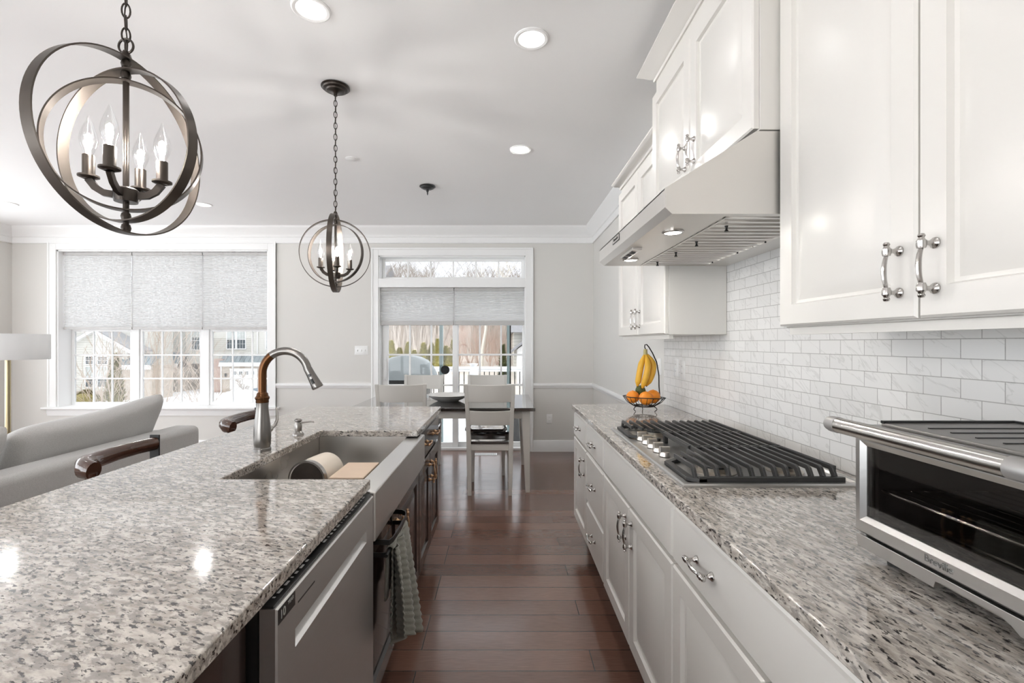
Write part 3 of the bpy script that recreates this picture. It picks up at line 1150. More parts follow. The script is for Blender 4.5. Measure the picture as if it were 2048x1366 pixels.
grate(1.362, 1.655, .575, True, False)
grate(1.660, 1.925, .660, False, False)
grate(1.930, 2.236, .575, False, True)
KN = mat('knob_nickel', (0.74, 0.70, 0.65), 0.30, 1.0)
for i in range(5):
    kx, ky = .583, 1.69 + .07 * i
    m = MB().lathe([(0, 0), (.020, 0), (.020, .004), (.017, .012), (.016, .016), (0, .017)], (kx, ky, z0 + .005), 20)
    m.hexa([(kx + a, ky + b, z0 + z) for z, s in ((.018, 1), (.040, 1)) for a, b in ((-.018, -.0065), (.018, -.0065), (.018, .0065), (-.018, .0065))])
    m.build('knob', KN, ck, bev=.0015)

# ------------------------------------------------------------------ toaster oven
ov = thing('toaster_oven', 'stainless toaster oven with a long bar handle on the right counter', 'toaster oven', (.87, .69, .915))
OX, OY0, OY1, OZ0, OZ1 = .690, .455, .922, .938, 1.168
DY0 = .560
ob = MB()
ob.frame((OX + .012, OY0, OZ0), (0, 1, 0), (0, 0, 1), (-1, 0, 0), [(0, DY0 - OY0, 0, OZ1 - OZ0, -.37), (0, DY0 - OY0, 0, OZ1 - OZ0, 0)])
ob.box(OX + .012, 1.07, DY0, OY1, OZ1 - .012, OZ1).box(OX + .012, 1.07, DY0, OY1, OZ0, OZ0 + .012)
ob.box(OX + .012, 1.07, OY1 - .012, OY1, OZ0 + .012, OZ1 - .012).box(1.058, 1.07, DY0, OY1 - .012, OZ0 + .012, OZ1 - .012)
ob.build('oven_body', STEEL, ov, bev=.004)
DARKIN = mat('oven_interior', (0.11, 0.105, 0.10), 0.45, 0.4, noise=0.3, nscale=20)
ib = MB()
ib.box(OX + .03, 1.055, DY0 + .002, OY1 - .014, OZ0 + .014, OZ0 + .020).box(OX + .03, 1.055, DY0 + .002, OY1 - .014, OZ1 - .020, OZ1 - .014)
ib.box(1.050, 1.056, DY0 + .002, OY1 - .014, OZ0 + .02, OZ1 - .02).box(OX + .03, 1.05, OY1 - .022, OY1 - .014, OZ0 + .02, OZ1 - .02)
ib.box(OX + .03, 1.05, DY0 + .002, DY0 + .008, OZ0 + .02, OZ1 - .02)
ib.build('oven_cavity', DARKIN, ov)
rk = MB()
for i in range(12):
    x = OX + .06 + i * .028
    rk.tube([(x, DY0 + .012, 1.045), (x, OY1 - .026, 1.045)], .0016, 6)
rk.tube([(OX + .035, DY0 + .012, 1.045), (OX + .035, OY1 - .026, 1.045)], .0032, 8)
for yy in (DY0 + .014, OY1 - .028):
    rk.tube([(OX + .035, yy, 1.045), (1.04, yy, 1.045)], .0022, 6)
rk.build('wire_rack', CHROME, ov)
he = MB()
for x, zz in ((OX + .12, .975), (OX + .25, .975), (OX + .12, 1.13), (OX + .25, 1.13)):
    he.tube([(x, DY0 + .01, zz), (x, OY1 - .024, zz)], .004, 8)
he.build('heating_element', NICKEL, ov)
DW, DH = OY1 - DY0, 1.160 - .962
wy0, wy1, wz0, wz1 = .035, DW - .024, .034, DH - .030
dr = MB()
o = Vector((OX, DY0, .962))


def ringpts(a, b, c_, d_, dep):
    return [o + Vector((-dep, u, v)) for u, v in ((a, c_), (b, c_), (b, d_), (a, d_))]


dr.loops([ringpts(wy0, wy1, wz0, wz1, -.014), ringpts(0, DW, 0, DH, -.014), ringpts(0, DW, 0, DH, -.004), ringpts(.004, DW - .004, .004, DH - .004, 0),
          ringpts(wy0 - .010, wy1 + .010, wz0 - .010, wz1 + .010, 0), ringpts(wy0, wy1, wz0, wz1, -.006)], closed=True)
dw = dr.build('oven_door', STEEL, ov, ang=25)
MB().box(OX + .007, OX + .011, DY0 + wy0 - .002, DY0 + wy1 + .002, .962 + wz0 - .002, .962 + wz1 + .002).build('door_glass', OVENGLASS, dw)
text('maker_lettering', 'Breville', .0165, (OX - .0004, .744, .977), (0, -1, 0), (0, 0, 1), mat('embossed_steel', (0.30, 0.30, 0.29), 0.4, 1.0), dw, .0008)
hb = MB().tube([(.642, .592, 1.170), (.642, .896, 1.170)], .0145, 24).build('handle_bar', mat('handle_steel', (0.55, 0.54, 0.52), 0.22, 1.0), ov)
CAPG = mat('handle_cap_grey', (0.36, 0.35, 0.34), 0.45, 0.6)
for ya, yb in ((.896, .926), (.592, .562)):
    cp = MB()
    s = 1 if yb > ya else -1
    cp.lathe([(0, 0), (.0152, 0), (.0152, .018), (.013, .026), (.007, .030), (0, .031)], (.642, ya, 1.170), 24, (0, s, 0))
    cp.bar([(.648, ya + s * .012, 1.166), (OX + .004, ya + s * .004, 1.150)], .018, .014)
    cp.build('handle_bracket', CAPG, hb)
sk = MB()
pf = [(DY0 + .0, .9575), (OY1, .9575), (OY1 - .006, .934), (.755, .934), (.752, .945), (.735, .947), (.655, .947), (.640, .942), (.628, .934), (OY0 + .006, .934), (OY0, .9575)]
sk.prism(pf, 'x', OX + .002, OX + .02)
sk.build('skirt', STEEL, ov, bev=.001)
cpn = MB().box(OX, OX + .013, OY0, DY0 - .002, .962, OZ1 - .004).build('control_panel', STEEL, ov, bev=.003)
for kz in (1.00, 1.05, 1.10):
    MB().lathe([(0, 0), (.016, 0), (.015, .016), (0, .017)], (OX, .507, kz), 20, '-x').build('dial', CHROME, cpn)
for fx in (.73, 1.03):
    for fy in (.49, .87):
        MB().lathe([(0, 0), (.014, 0), (.015, .024), (0, .024)], (fx, fy, .915), 14).build('foot', BLACK, ov)
tp = MB().box(.728, .985, .475, .905, OZ1 - .001, OZ1 + .006)
tp.build('top_tray', mat('tray_grey', (0.27, 0.26, 0.25), 0.35, 0.5), ov, bev=.003)
tr = MB()
for i in range(9):
    yy = .50 + .042 * i
    tr.box(.76, .97, yy, yy + .004, OZ1 + .0055, OZ1 + .0075)
tr.box(.728, .985, .897, .905, OZ1 + .005, OZ1 + .010).box(.977, .985, .475, .897, OZ1 + .005, OZ1 + .010)
tr.build('tray_rib', BLACK, ov)

# ------------------------------------------------------------------ island
IX = -.410    # island door fronts
DWX = -.385


def island_cab(label, y0, y1, top=.885):
    t = thing('island_cabinet', label, 'cabinet', (-.72, (y0 + y1) / 2, 0), 'dark cabinets of the island')
    MB().box(-1.0, IX - .022, y0, y1, .165, top).build('cabinet_body', ESP, t)
    MB().box(-1.0, IX - .09, y0, y1, 0, .165).build('toe_kick', TOE, t)
    return t


t = island_cab('dark espresso island cabinet with a wide drawer over two doors at the far end', 2.310, 3.02)
d = front('drawer', 1, IX, 2.31 + G, 3.02 - G, .716, .868, ESP, t, 'slab')
for hy in (2.50, 2.80):
    pull((IX, hy, .795), Yv, OUTL, COPPER, d, .08)
for y0, y1, hy in ((2.31, 2.66, 2.625), (2.66, 3.02, 2.70)):
    d = front('door', 1, IX, y0 + G, y1 - G, .178, .705, ESP, t)
    pull((IX, hy, .606), Z, OUTL, COPPER, d)
t = island_cab('dark espresso sink cabinet with two doors below the farmhouse sink', 1.408, 2.308, .712)
for y0, y1, hy in ((1.408, 1.856, 1.815), (1.856, 2.308, 1.895)):
    d = front('door', 1, IX, y0 + G, y1 - G, .178, .712, ESP, t)
    pull((IX, hy, .60), Z, OUTL, COPPER, d)
sb = MB().box(-1.0, IX - .06, 1.408, 1.422, .715, .885).box(-1.0, IX - .06, 2.296, 2.308, .715, .885).box(-1.0, -.985, 1.422, 2.296, .715, .885)
sb.build('sink_support', ESP, t)
island_cab('plain dark espresso end of the island nearest the camera, left of the dishwasher', -.45, .790)
bp = MB().box(-1.02, -1.001, -.45, 3.02, 0, .885).build('island_back_panel', ESP)
tag(bp, 'dark espresso panel closing the back of the island by the stools', 'panel')

# dishwasher
dw = thing('dishwasher', 'stainless dishwasher with a pocket handle between sink and near island end', 'dishwasher', (-.7, 1.10, 0))
MB().box(-.98, DWX - .032, .800, 1.400, .10, .872).build('tub_body', BLACK, dw)
py0, py1, pz0, pz1 = .873, 1.331, .762, .796
y0, y1, zz0, zz1 = .802, 1.402, .118, .872
m = MB()


def q(a, b, c_, d_, x):
    return [(x, a, c_), (x, b, c_), (x, b, d_), (x, a, d_)]


m.loops([q(y0, y1, zz0, zz1, DWX - .030), q(y0, y1, zz0, zz1, DWX - .003), q(y0 + .003, y1 - .003, zz0 + .003, zz1 - .003, DWX),
         q(py0, py1, pz0, pz1, DWX), [(DWX - .022, py0 + .002, pz0 + .013), (DWX - .022, py1 - .002, pz0 + .013), (DWX - .022, py1 - .002, pz1 - .001), (DWX - .022, py0 + .002, pz1 - .001)]])
ddr = m.build('dishwasher_door', STEELD, dw, ang=20)
MB().box(DWX - .046, DWX - .006, y0 + .001, y1 - .001, .8721, .8765).build('control_strip', BLACK, ddr, bev=.001)
ic = MB()
rnd = random.Random(3)
yy = .83
while yy < 1.37:
    w = rnd.choice((.004, .010, .016))
    if not (.98 < yy < 1.06):
        ic.box(DWX - .022, DWX - .017, yy, yy + w, .8764, .8769)
        ic.box(DWX - .032, DWX - .029, yy, yy + w * .7, .8764, .8769)
    yy += w + .012
ic.build('control_lettering', mat('icon_white', (0.6, 0.6, 0.6), 0.5), ddr)['kind'] = 'stuff'
MB().box(DWX - .002, DWX + .0006, .885, .963, .8375, .8405).build('vent_slot', BLACK, ddr)
lb = MB().box(DWX - .001, DWX + .0005, .806, .872, .842, .868).build('warranty_label', BLACK, ddr)
LBT = mat('label_grey', (0.42, 0.41, 0.40), 0.5)
text('label_lettering', '10', .022, (DWX + .0008, .8225, .8548), (0, 1, 0), (0, 0, 1), LBT, lb)
text('label_lettering', 'YEAR', .010, (DWX + .0008, .853, .8610), (0, 1, 0), (0, 0, 1), LBT, lb)
MB().box(-.98, IX - .09, .802, 1.402, 0, .098).build('toe_panel', BLACK, dw)

# sink
AX = -.381
sk = thing('farmhouse_sink', 'stainless apron-front farmhouse sink set in the island', 'sink', (-.65, 1.85, .73))
SINKS = mat('sink_steel', (0.66, 0.645, 0.625), 0.29, 1.0, nrough=0.07, nscale=4)
ap = MB().prism([(AX, .730), (AX, .880), (-.458, .880), (-.458, .730)], 'y', 1.408, 2.306)
ap.build('apron', SINKS, sk, bev=.006, seg=3)
bs = MB()
bs.box(-.885, -.872, 1.425, 2.290, .716, .884).box(-.872, -.458, 1.4235, 1.431, .716, .884).box(-.872, -.458, 2.235, 2.29, .716, .884)
bs.box(-.872, -.458, 1.431, 2.235, .716, .722)
bs.build('basin', SINKS, sk, bev=.004)
MB().lathe([(0, 0), (.045, 0), (.045, .002), (.036, .003), (.030, -.001), (0, -.001)], (-.66, 2.06, .722), 24).build('drain', CHROME, sk)

# faucet
FXc, FYc = -.920, 1.80
fa = thing('kitchen_faucet', 'brushed pull-down kitchen faucet with an arched spout behind the sink', 'faucet', (FXc, FYc, .915))
MB().lathe([(0, 0), (.0315, 0), (.0315, .010), (.029, .013), (.029, .020), (.0305, .024), (.031, .05), (.0305, .08), (.027, .115), (.023, .145), (.0215, .17), (.0225, .184), (0, .184)],
           (FXc, FYc, .915), 32).build('faucet_body', NICKEL, fa)
MB().lathe([(0, .184), (.022, .184), (.0235, .187), (.0225, .193), (.026, .200), (.026, .205), (.0215, .210), (.0205, .218), (.016, .224), (0, .224)], (FXc, FYc, .915), 28).build('collar', EXPOSUREBROWN, fa)
R = .088
zc = 1.2085
up_ = [(FXc, FYc, 1.13), (FXc, FYc, 1.17), (FXc, FYc, zc)]
a1 = arc((FXc + R, FYc, zc), R, pi, pi * .70, 8)
a2 = arc((FXc + R, FYc, zc), R, pi * .70, pi * .08, 20)
MB().tube(up_ + a1[1:], .0152, 18).build('riser_tube', EXPOSUREBROWN, fa)
MB().tube(a2, .0150, 18).build('spout_tube', NICKEL, fa)
e = a2[-1]
dirn = (Vector(a2[-1]) - Vector(a2[-2])).normalized()
dirn = (dirn + Vector((.22, 0, 0))).normalized()
sp = MB().lathe([(0, -.002), (.0150, -.002), (.0158, .006), (.0165, .03), (.0200, .070), (.0215, .080), (.0205, .084), (.0190, .085), (0, .085)], e, 24, dirn).build('spray_head', NICKEL, fa)
side_ = Vector((0, -1, 0))
bt = MB()
bt.lathe([(0, .0), (.0062, .0), (.0055, .004), (0, .004)], Vector(e) + dirn * .030 + side_ * .0155, 14, side_)
bt.tube([Vector(e) + dirn * .046 + side_ * .0172, Vector(e) + dirn * .066 + side_ * .0185], .0055, 10)
bt.build('spray_button', BLACK, sp)
hm = MB()
hm.lathe([(0, .020), (.013, .020), (.014, .045), (.010, .054), (0, .056)], (FXc, FYc, .990), 16, (0.15, 1, 0))
hm.tube([(FXc + .007, FYc + .050, .990), (FXc + .016, FYc + .066, 1.000), (FXc + .020, FYc + .076, 1.020), (FXc + .019, FYc + .080, 1.045), (FXc + .014, FYc + .082, 1.070)],
        [.007, .0072, .0065, .0068, .0035], 10, flat=.7)
hm.build('lever_handle', CHROME, fa)

sd = thing('soap_dispenser', 'small brushed nickel soap dispenser beside the faucet', 'soap dispenser', (-.916, 2.108, .915))
SDM = mat('dispenser_nickel', (0.30, 0.285, 0.27), 0.3, 1.0)
MB().lathe([(0, 0), (.0245, 0), (.0245, .004), (.020, .010), (.014, .016), (.0155, .028), (.0165, .038), (.0145, .050), (.0110, .058), (0, .058)], (-.916, 2.108, .915), 24).build('dispenser_base', SDM, sd)
pm = MB().lathe([(0, .058), (.0105, .058), (.0165, .064), (.0165, .068), (.010, .073), (0, .074)], (-.916, 2.108, .915), 22)
pm.tube([(-.905, 2.105, .970), (-.880, 2.098, .974), (-.850, 2.090, .978), (-.838, 2.087, .976)], [.0042, .0036, .0032, .0036], 8)
pm.build('pump_spout', SDM, sd)

# things in the sink
cn = thing('canister', 'cream canister lying on its side in the sink, dark base towards the camera', 'canister', (-.769, 1.843, .722))
ax = Vector((.14, .99, 0)).normalized()
c0 = Vector((-.752, 1.800, .722 + .0767))
CREAM = mat('cream_ceramic', (0.78, 0.69, 0.58), 0.35)
MB().lathe([(0, .018), (.074, .018), (.0755, .03), (.075, .12), (.073, .160), (.060, .180), (0, .186)], c0, 40, ax).build('canister_body', CREAM, cn)
MB().lathe([(.066, .004), (.070, 0), (.0765, .001), (.0765, .022), (.0745, .022), (.0745, .004)], c0, 40, ax).build('metal_rim', CHROME, cn)
MB().lathe([(0, .003), (.067, .003), (.067, .018), (0, .018)], c0, 40, ax).build('base_disc', mat('dark_bottom', (0.055, 0.045, 0.038), 0.4, 0.2, noise=.4, nscale=30), cn)
BOARD = mat('light_wood', (0.66, 0.50, 0.37), 0.5, noise=.12, nscale=6, aniso=(2, 30, 30))
cbm = MB().box(-.618, -.492, 1.668, 1.880, .7225, .850)
cb = cbm.build('wooden_block', BOARD, bev=.004)
tag(cb, 'thick light wood block standing in the sink right of the canister', 'wooden block')

# over-door towel rack and towel
rk = thing('towel_rack', 'black over-the-door towel rack on the sink cabinet', 'towel rack', (-.385, 1.60, .70))
m = MB()
for zb, ya, yb, xo in ((.700, 1.470, 1.735, -.352),):
    m.bar([(-.4085, ya, zb + .005), (-.372, ya, zb + .004), (-.357, ya + .006, zb), (-.350, ya + .030, zb), (-.346, (ya + yb) / 2, zb), (-.350, yb - .030, zb), (-.357, yb - .006, zb), (-.372, yb, zb + .004), (-.4085, yb, zb + .005)], .016, .004)
m.build('upper_bar', BLACKM, rk)
m = MB()
m.bar([(-.4085, 1.470, .664), (-.360, 1.470, .664)], .014, .004)
m.bar([(-.4085, 1.735, .664), (-.360, 1.735, .664)], .014, .004)
m.tube([(-.362, 1.462, .664), (-.362, 1.743, .664)], .0055, 10)
m.build('lower_bar', BLACKM, rk)
for yy in (1.470, 1.735):
    MB().box(-.4095, -.4065, yy - .008, yy + .008, .656, .716).box(-.433, -.4065, yy - .008, yy + .008, .7135, .7150).build('door_hook', BLACKM, rk)

TOWEL = mat('sage_grey_towel', (0.215, 0.21, 0.18), 0.95, noise=.18, nscale=40, aniso=(1, 1, 3), bump=.5, bscale=250, sheen=.3)


def towel_layer(front_side, y0t, y1t, y0b, y1b, zb0, zb1, xt, xb0, xb1, nfold, amp, ph):
    nu, nv = 44, 60
    vs, fs = [], []
    for j in range(nv + 1):
        v = j / nv
        for i in range(nu + 1):
            u = i / nu
            ya = y0t + (y1t - y0t) * u
            yb_ = y0b + (y1b - y0b) * u
            w = v ** .8
            y = ya + (yb_ - ya) * w
            zbot = zb0 + (zb1 - zb0) * u
            ztop = .6705 - .010 * (1 - min(1, v * 12)) * 0
            z = ztop + (zbot - ztop) * v
            x = xt + ((xb0 + (xb1 - xb0) * u) - xt) * w
            f = sin(nfold * 2 * pi * u + ph + 1.2 * v) * amp * (.35 + .65 * v) + sin(nfold * 5.1 * u + 3 * v + ph) * amp * .35
            rip = .0024 * sin(v * 95 + 2.5 * sin(7 * u))
            x += f + rip
            vs.append((x, y, z))
    for j in range(nv):
        for i in range(nu):
            a = j * (nu + 1) + i
            fs.append((a, a + 1, a + nu + 2, a + nu + 1))
    return vs, fs


tw = thing('dish_towel', 'rumpled sage grey dish towel hanging from the black towel rack', 'towel', (-.35, 1.60, .67))
m = MB()
m.add(*towel_layer(1, 1.505, 1.725, 1.455, 1.690, .415, .295, -.350, -.318, -.292, 2.7, .017, .4))
m.build('front_fold', TOWEL, tw, solid=.004, ang=80)
m = MB()
m.add(*towel_layer(1, 1.51, 1.728, 1.50, 1.745, .36, .275, -.360, -.352, -.312, 2, .008, 2.0))
m.build('back_fold', TOWEL, tw, solid=.004, ang=80)
m = MB()
pts = [(-.350, .668), (-.3535, .6735), (-.360, .6760), (-.3675, .674), (-.3715, .668), (-.374, .60), (-.377, .50)]
n = 30
vs, fs = [], []
for j, (x, z) in enumerate(pts):
    for i in range(n + 1):
        u = i / n
        vs.append((x + .004 * sin(16 * u) * (1 if j in (0, 5, 6) else .3), 1.505 + .222 * u, z))
for j in range(len(pts) - 1):
    for i in range(n):
        a = j * (n + 1) + i
        fs.append((a, a + 1, a + n + 2, a + n + 1))
m.add(vs, fs)
m.build('top_fold', TOWEL, tw, solid=.004, ang=80)

# ------------------------------------------------------------------ counter stools


def make_stool():
    t = thing('counter_stool', None, 'stool', (0, 0, 0), 'stools along the island')
    # local: sitter faces +X (the island), back rail on -X
    MB().lathe([(0, .0), (.17, .0), (.185, .012), (.185, .03), (.17, .042), (.10, .036), (0, .034)], (0, 0, .60), 32).build('seat', STOOLW, t)
    for sx in (-1, 1):
        for sy in (-1, 1):
            MB().tube([(sx * .12, sy * .12, .605), (sx * .175, sy * .175, 0)], [.019, .015], 10).build('leg', STOOLW, t)
    fr = MB()
    k = .155
    for a, b in (((-k, -k), (k, -k)), ((k, -k), (k, k)), ((k, k), (-k, k)), ((-k, k), (-k, -k))):
        fr.tube([(*a, .22), (*b, .22)], .010, 8)
    fr.build('footrest', STOOLW, t)
    rail = [(-.140, -.200, .868), (-.178, -.192, .874), (-.205, -.165, .880), (-.216, -.10, .884), (-.222, 0, .886), (-.216, .10, .886), (-.200, .175, .886)]
    MB().tube(rail, [.032, .036, .035, .033, .031, .029, .029], 18, flat=.85).build('back_rail', STOOLW, t)
    MB().tube([(-.150, -.160, .625), (-.168, -.185, .74), (-.150, -.199, .862)], [.016, .016, .018], 10).build('back_post', STOOLW, t)
    MB().tube([(-.150, .160, .625), (-.185, .180, .74), (-.199, .1755, .80)], [.014, .012, .008], 10).build('back_post', STOOLW, t)
    MB().box(-.220, -.178, .172, .179, .745, .925).build('end_bracket', BLACKM, t, bev=.002)
    return t


st1 = make_stool()
st1['label'] = 'dark wood counter stool with curved back rail nearest the camera, against the grey sofa'
st2 = copy_tree(st1)
st2['label'] = 'dark wood counter stool with curved back rail partly behind the faucet'
st1.location = (-1.325, 1.885, 0)
st2.location = (-1.325, 2.755, 0)

# ------------------------------------------------------------------ pendants
FIL = emit('glowing_filament', (1.0, 0.965, 0.92), BULB_L)


def ring_band(R, phi, wd_, tk, n=96):
    d = Vector((cos(phi), sin(phi), 0))
    nn = Vector((-sin(phi), cos(phi), 0))
    rings = []
    for i in range(n):
        a = 2 * pi * i / n
        r = d * cos(a) + Z * sin(a)
        rings.append([r * (R + s * tk / 2) + nn * (b * wd_ / 2) for s, b in ((1, 1), (1, -1), (-1, -1), (-1, 1))])
    return MB().loops(rings, closed=True)


def make_pendant(label, loc, phis, arm_a, ztop):
    """loc is the centre of the globe; built in local coordinates."""
    t = thing('orb_pendant', label, 'pendant light', (0, 0, 0), 'orb pendants over the island')
    for R, ph in zip((.212, .184, .157), phis):
        ring_band(R, radians(ph), .027, .0035).build('ring', BAND, t, ang=30)
    MB().tube([(0, 0, .214), (0, 0, -.214)], .0066, 12).build('stem', BRONZE, t)
    fin = MB()
    for zz in (.200, .172, -.172, -.200):
        fin.lathe([(0, -.008), (.009, -.008), (.011, 0), (.009, .008), (0, .008)], (0, 0, zz), 14)
    fin.lathe([(0, 0), (.014, 0), (.010, .012), (.006, .020), (0, .02)], (0, 0, .212), 16)
    fin.build('stem_collar', BRONZE, t)
    zc_ = -.105
    MB().lathe([(0, -.020), (.024, -.020), (.026, -.012), (.026, .010), (.020, .014), (0, .014)], (0, 0, zc_ - .012), 24).build('arm_hub', BRONZE, t)
    for k in range(4):
        a = radians(arm_a) + k * pi / 2
        e = Vector((cos(a), sin(a), 0))
        pts = [e * .022 + Z * (zc_ - .016), e * .045 + Z * (zc_ - .013), e * .062 + Z * (zc_ - .002), e * .076 + Z * (zc_ + .018)]
        MB().bar(pts, .016, .010).build('arm', BRONZE, t)
        c = e * .076 + Z * (zc_ + .022)
        MB().lathe([(0, 0), (.012, -.004), (.0215, 0), (.0215, .004), (.0125, .006), (.0125, .052), (.010, .054), (0, .054)], c, 20).build('candle_socket', BAND, t)
        b = MB().lathe([(0, .052), (.009, .053), (.0105, .060), (.0165, .076), (.0185, .088), (.0165, .104), (.0105, .122), (.0052, .136), (.0022, .146), (.0, .150)], c, 20).build('bulb', BULBGLASS, t)
        MB().lathe([(0, .068), (.0062, .072), (.0075, .085), (.0062, .100), (0, .106)], c, 10).build('filament', FIL, b)
    cz = ztop - loc[2]
    MB().lathe([(0, 0), (.066, 0), (.076, -.004), (.076, -.008), (.068, -.011), (.064, -.018), (.050, -.021), (.046, -.028), (.018, -.032), (.010, -.040), (.010, -.052), (0, -.053)], (0, 0, cz), 36).build('canopy', BRONZE, t)
    z0_, z1_ = .226, cz - .048
    pitch = .0295
    n = int((z1_ - z0_) / pitch)
    pitch = (z1_ - z0_) / n
    ch = MB()
    for i in range(n):
        zc2 = z0_ + pitch * (i + .5)
        ex = Vector((1, 0, 0)) if i % 2 else Vector((0, 1, 0))
        ex = Vector((cos(.5), sin(.5), 0)) if i % 2 else Vector((-sin(.5), cos(.5), 0))
        hl, rr = pitch * .5 - .0025, .0085
        pts = []
        for j in range(16):
            a = 2 * pi * j / 16
            pts.append(ex * rr * cos(a) + Z * (zc2 + sin(a) * (hl + .0055)))
        ch.tube(pts, .0021, 6, closed=True)
    ch.tube([(.003 * sin(k_), .003 * cos(k_), z0_ + (z1_ - z0_) * k_ / 30) for k_ in range(31)], .0016, 6)
    ch.build('chain', BRONZE, t)
    if loc[1] < 2:
        MB().tube(arc((0, 0, .244), .018, 0, 2 * pi, 24)[:-1], .0026, 8, closed=True).build('hanging_loop', BRONZE, t)
    t.location = loc
    return t


make_pendant('bronze orb pendant with four candle bulbs nearest the camera, over the near island end', (-.92, 1.1485, 1.808), (81, 171, 27), 16, H)
make_pendant('bronze orb pendant with four candle bulbs farther along the island, by the window', (-.92, 2.589, 1.820), (101, 20, 171), 26, H)

# ------------------------------------------------------------------ ceiling
LENS = emit('downlight_lens', (1.0, 0.99, 0.97), 4.0)


def downlight(label, x, y, seen=True):
    t = thing('recessed_downlight', label, 'ceiling light', (x, y, H), 'recessed ceiling downlights')
    MB().lathe([(.060, 0), (.080, 0), (.080, -.004), (.074, -.008), (.062, -.006), (.060, -.003)], (x, y, H), 36).build('trim_ring', TRIM, t)
    MB().lathe([(0, -.001), (.061, -.001), (.061, -.004), (0, -.0045)], (x, y, H), 32).build('lens', LENS, t)
    L = bpy.data.lights.new('downlight_lamp', 'AREA')
    L.shape = 'DISK'
    L.size = .115
    L.energy = DOWN_W if y < 3 else (8.5 if x > -1 else 2.5)
    L.color = (1.0, .985, .965)
    o = bpy.data.objects.new('downlight_lamp', L)
    o.location = (0, 0, -.0065)
    o.parent = t
    COL.objects.link(o)


for lab, x, y in (('round white downlight cut off by the top edge, over the island', -.81, 1.988),
                  ('large round white downlight over the aisle, next to the tall cabinets', .1346, 2.181),
                  ('smaller round white downlight farther down the aisle towards the table', .131, 3.43),
                  ('distant white downlight seen beside the near pendant, over the sitting area', -3.05, 4.796),
                  ('distant white downlight at the far left above the floor lamp', -5.01, 4.76),
                  ('added unseen downlight behind the camera over the aisle', .13, .60),  # from here on, unseen downlights added to brighten the room
                  ('added unseen downlight behind the camera over the island', -.81, .40),
                  ('added unseen downlight behind the camera by the near wall', .13, -1.2),
                  ('added unseen downlight behind the camera past the island end', -1.2, -1.6),
                  ('added downlight over the sofa out of frame', -3.05, 2.4),
                  ('added downlight by the left wall out of frame', -5.01, 2.4),
                  ('added downlight over the sitting area out of frame', -3.05, 0.0),
                  ('added downlight at the left wall out of frame', -5.01, 0.0)):
    downlight(lab, x, y)

sc_ = MB().lathe([(0, 0), (.045, 0), (.047, -.003), (.043, -.006), (0, -.007)], (-1.155, 3.60, H), 32).build('sprinkler_cover', TRIM)
tag(sc_, 'small flat white sprinkler cover on the ceiling right of the pendant chain', 'sprinkler')
cp_ = thing('capped_canopy', 'black capped lamp canopy with a small finial on the ceiling over the table', 'ceiling canopy', (-.675, 4.23, H))
MB().lathe([(0, 0), (.062, 0), (.072, -.004), (.072, -.008), (.062, -.012), (.058, -.020), (.046, -.024), (.040, -.030), (.015, -.034), (0, -.034)], (-.675, 4.23, H), 32).build('canopy_dish', BLACK, cp_)
MB().lathe([(0, -.033), (.012, -.034), (.012, -.048), (.007, -.054), (.006, -.072), (.003, -.082), (0, -.083)], (-.675, 4.23, H), 16).build('finial', BLACK, cp_)

# ------------------------------------------------------------------ fruit basket
bx, by, bz = .858, 2.85, .915
fb = thing('fruit_basket', 'black wire fruit basket with a banana hook on the far end of the counter', 'fruit basket', (bx, by, bz))
w = MB()


def rim_r(k):
    return .122 + .004 * sin(3 * k)


rim = [(bx + .124 * cos(a), by + .124 * sin(a), 1.000 + .006 * cos(a + 2.4)) for a in [2 * pi * i / 48 for i in range(48)]]
w.tube(rim, .0027, 8, closed=True)
w.tube([(bx + .062 * cos(2 * pi * i / 32), by + .062 * sin(2 * pi * i / 32), .947) for i in range(32)], .003, 8, closed=True)
w.tube([(bx + .030 * cos(2 * pi * i / 24), by + .030 * sin(2 * pi * i / 24), .944) for i in range(24)], .0022, 8, closed=True)
for i in range(22):
    a = 2 * pi * i / 22
    c, s = cos(a), sin(a)
    w.tube([(bx + .124 * c, by + .124 * s, 1.000 + .006 * cos(a + 2.4)), (bx + .102 * c, by + .102 * s, .972), (bx + .062 * c, by + .062 * s, .947), (bx + .030 * c, by + .030 * s, .944)], .0017, 6)
w.build('wire_bowl', BLACKM, fb)
for a in (3.6, 5.6, 1.4):
    c, s = cos(a), sin(a)
    MB().tube([(bx + .062 * c, by + .062 * s, .946), (bx + .074 * c, by + .074 * s, .940), (bx + .080 * c, by + .080 * s, .932), (bx + .076 * c, by + .076 * s, .925), (bx + .068 * c, by + .068 * s, .919), (bx + .066 * c, by + .066 * s, .9172)], .0026, 8).build('foot', BLACKM, fb)
hk = [(bx + .112, by + .05, 1.000), (bx + .106, by + .045, 1.06), (bx + .100, by + .03, 1.13), (bx + .080, by + .01, 1.21), (bx + .052, by, 1.265), (bx + .030, by, 1.302), (bx + .016, by, 1.318), (bx + .006, by, 1.316), (bx + .004, by, 1.303), (bx + .010, by, 1.285)]
MB().tube(hk, .0036, 10).build('banana_hook', BLACKM, fb)

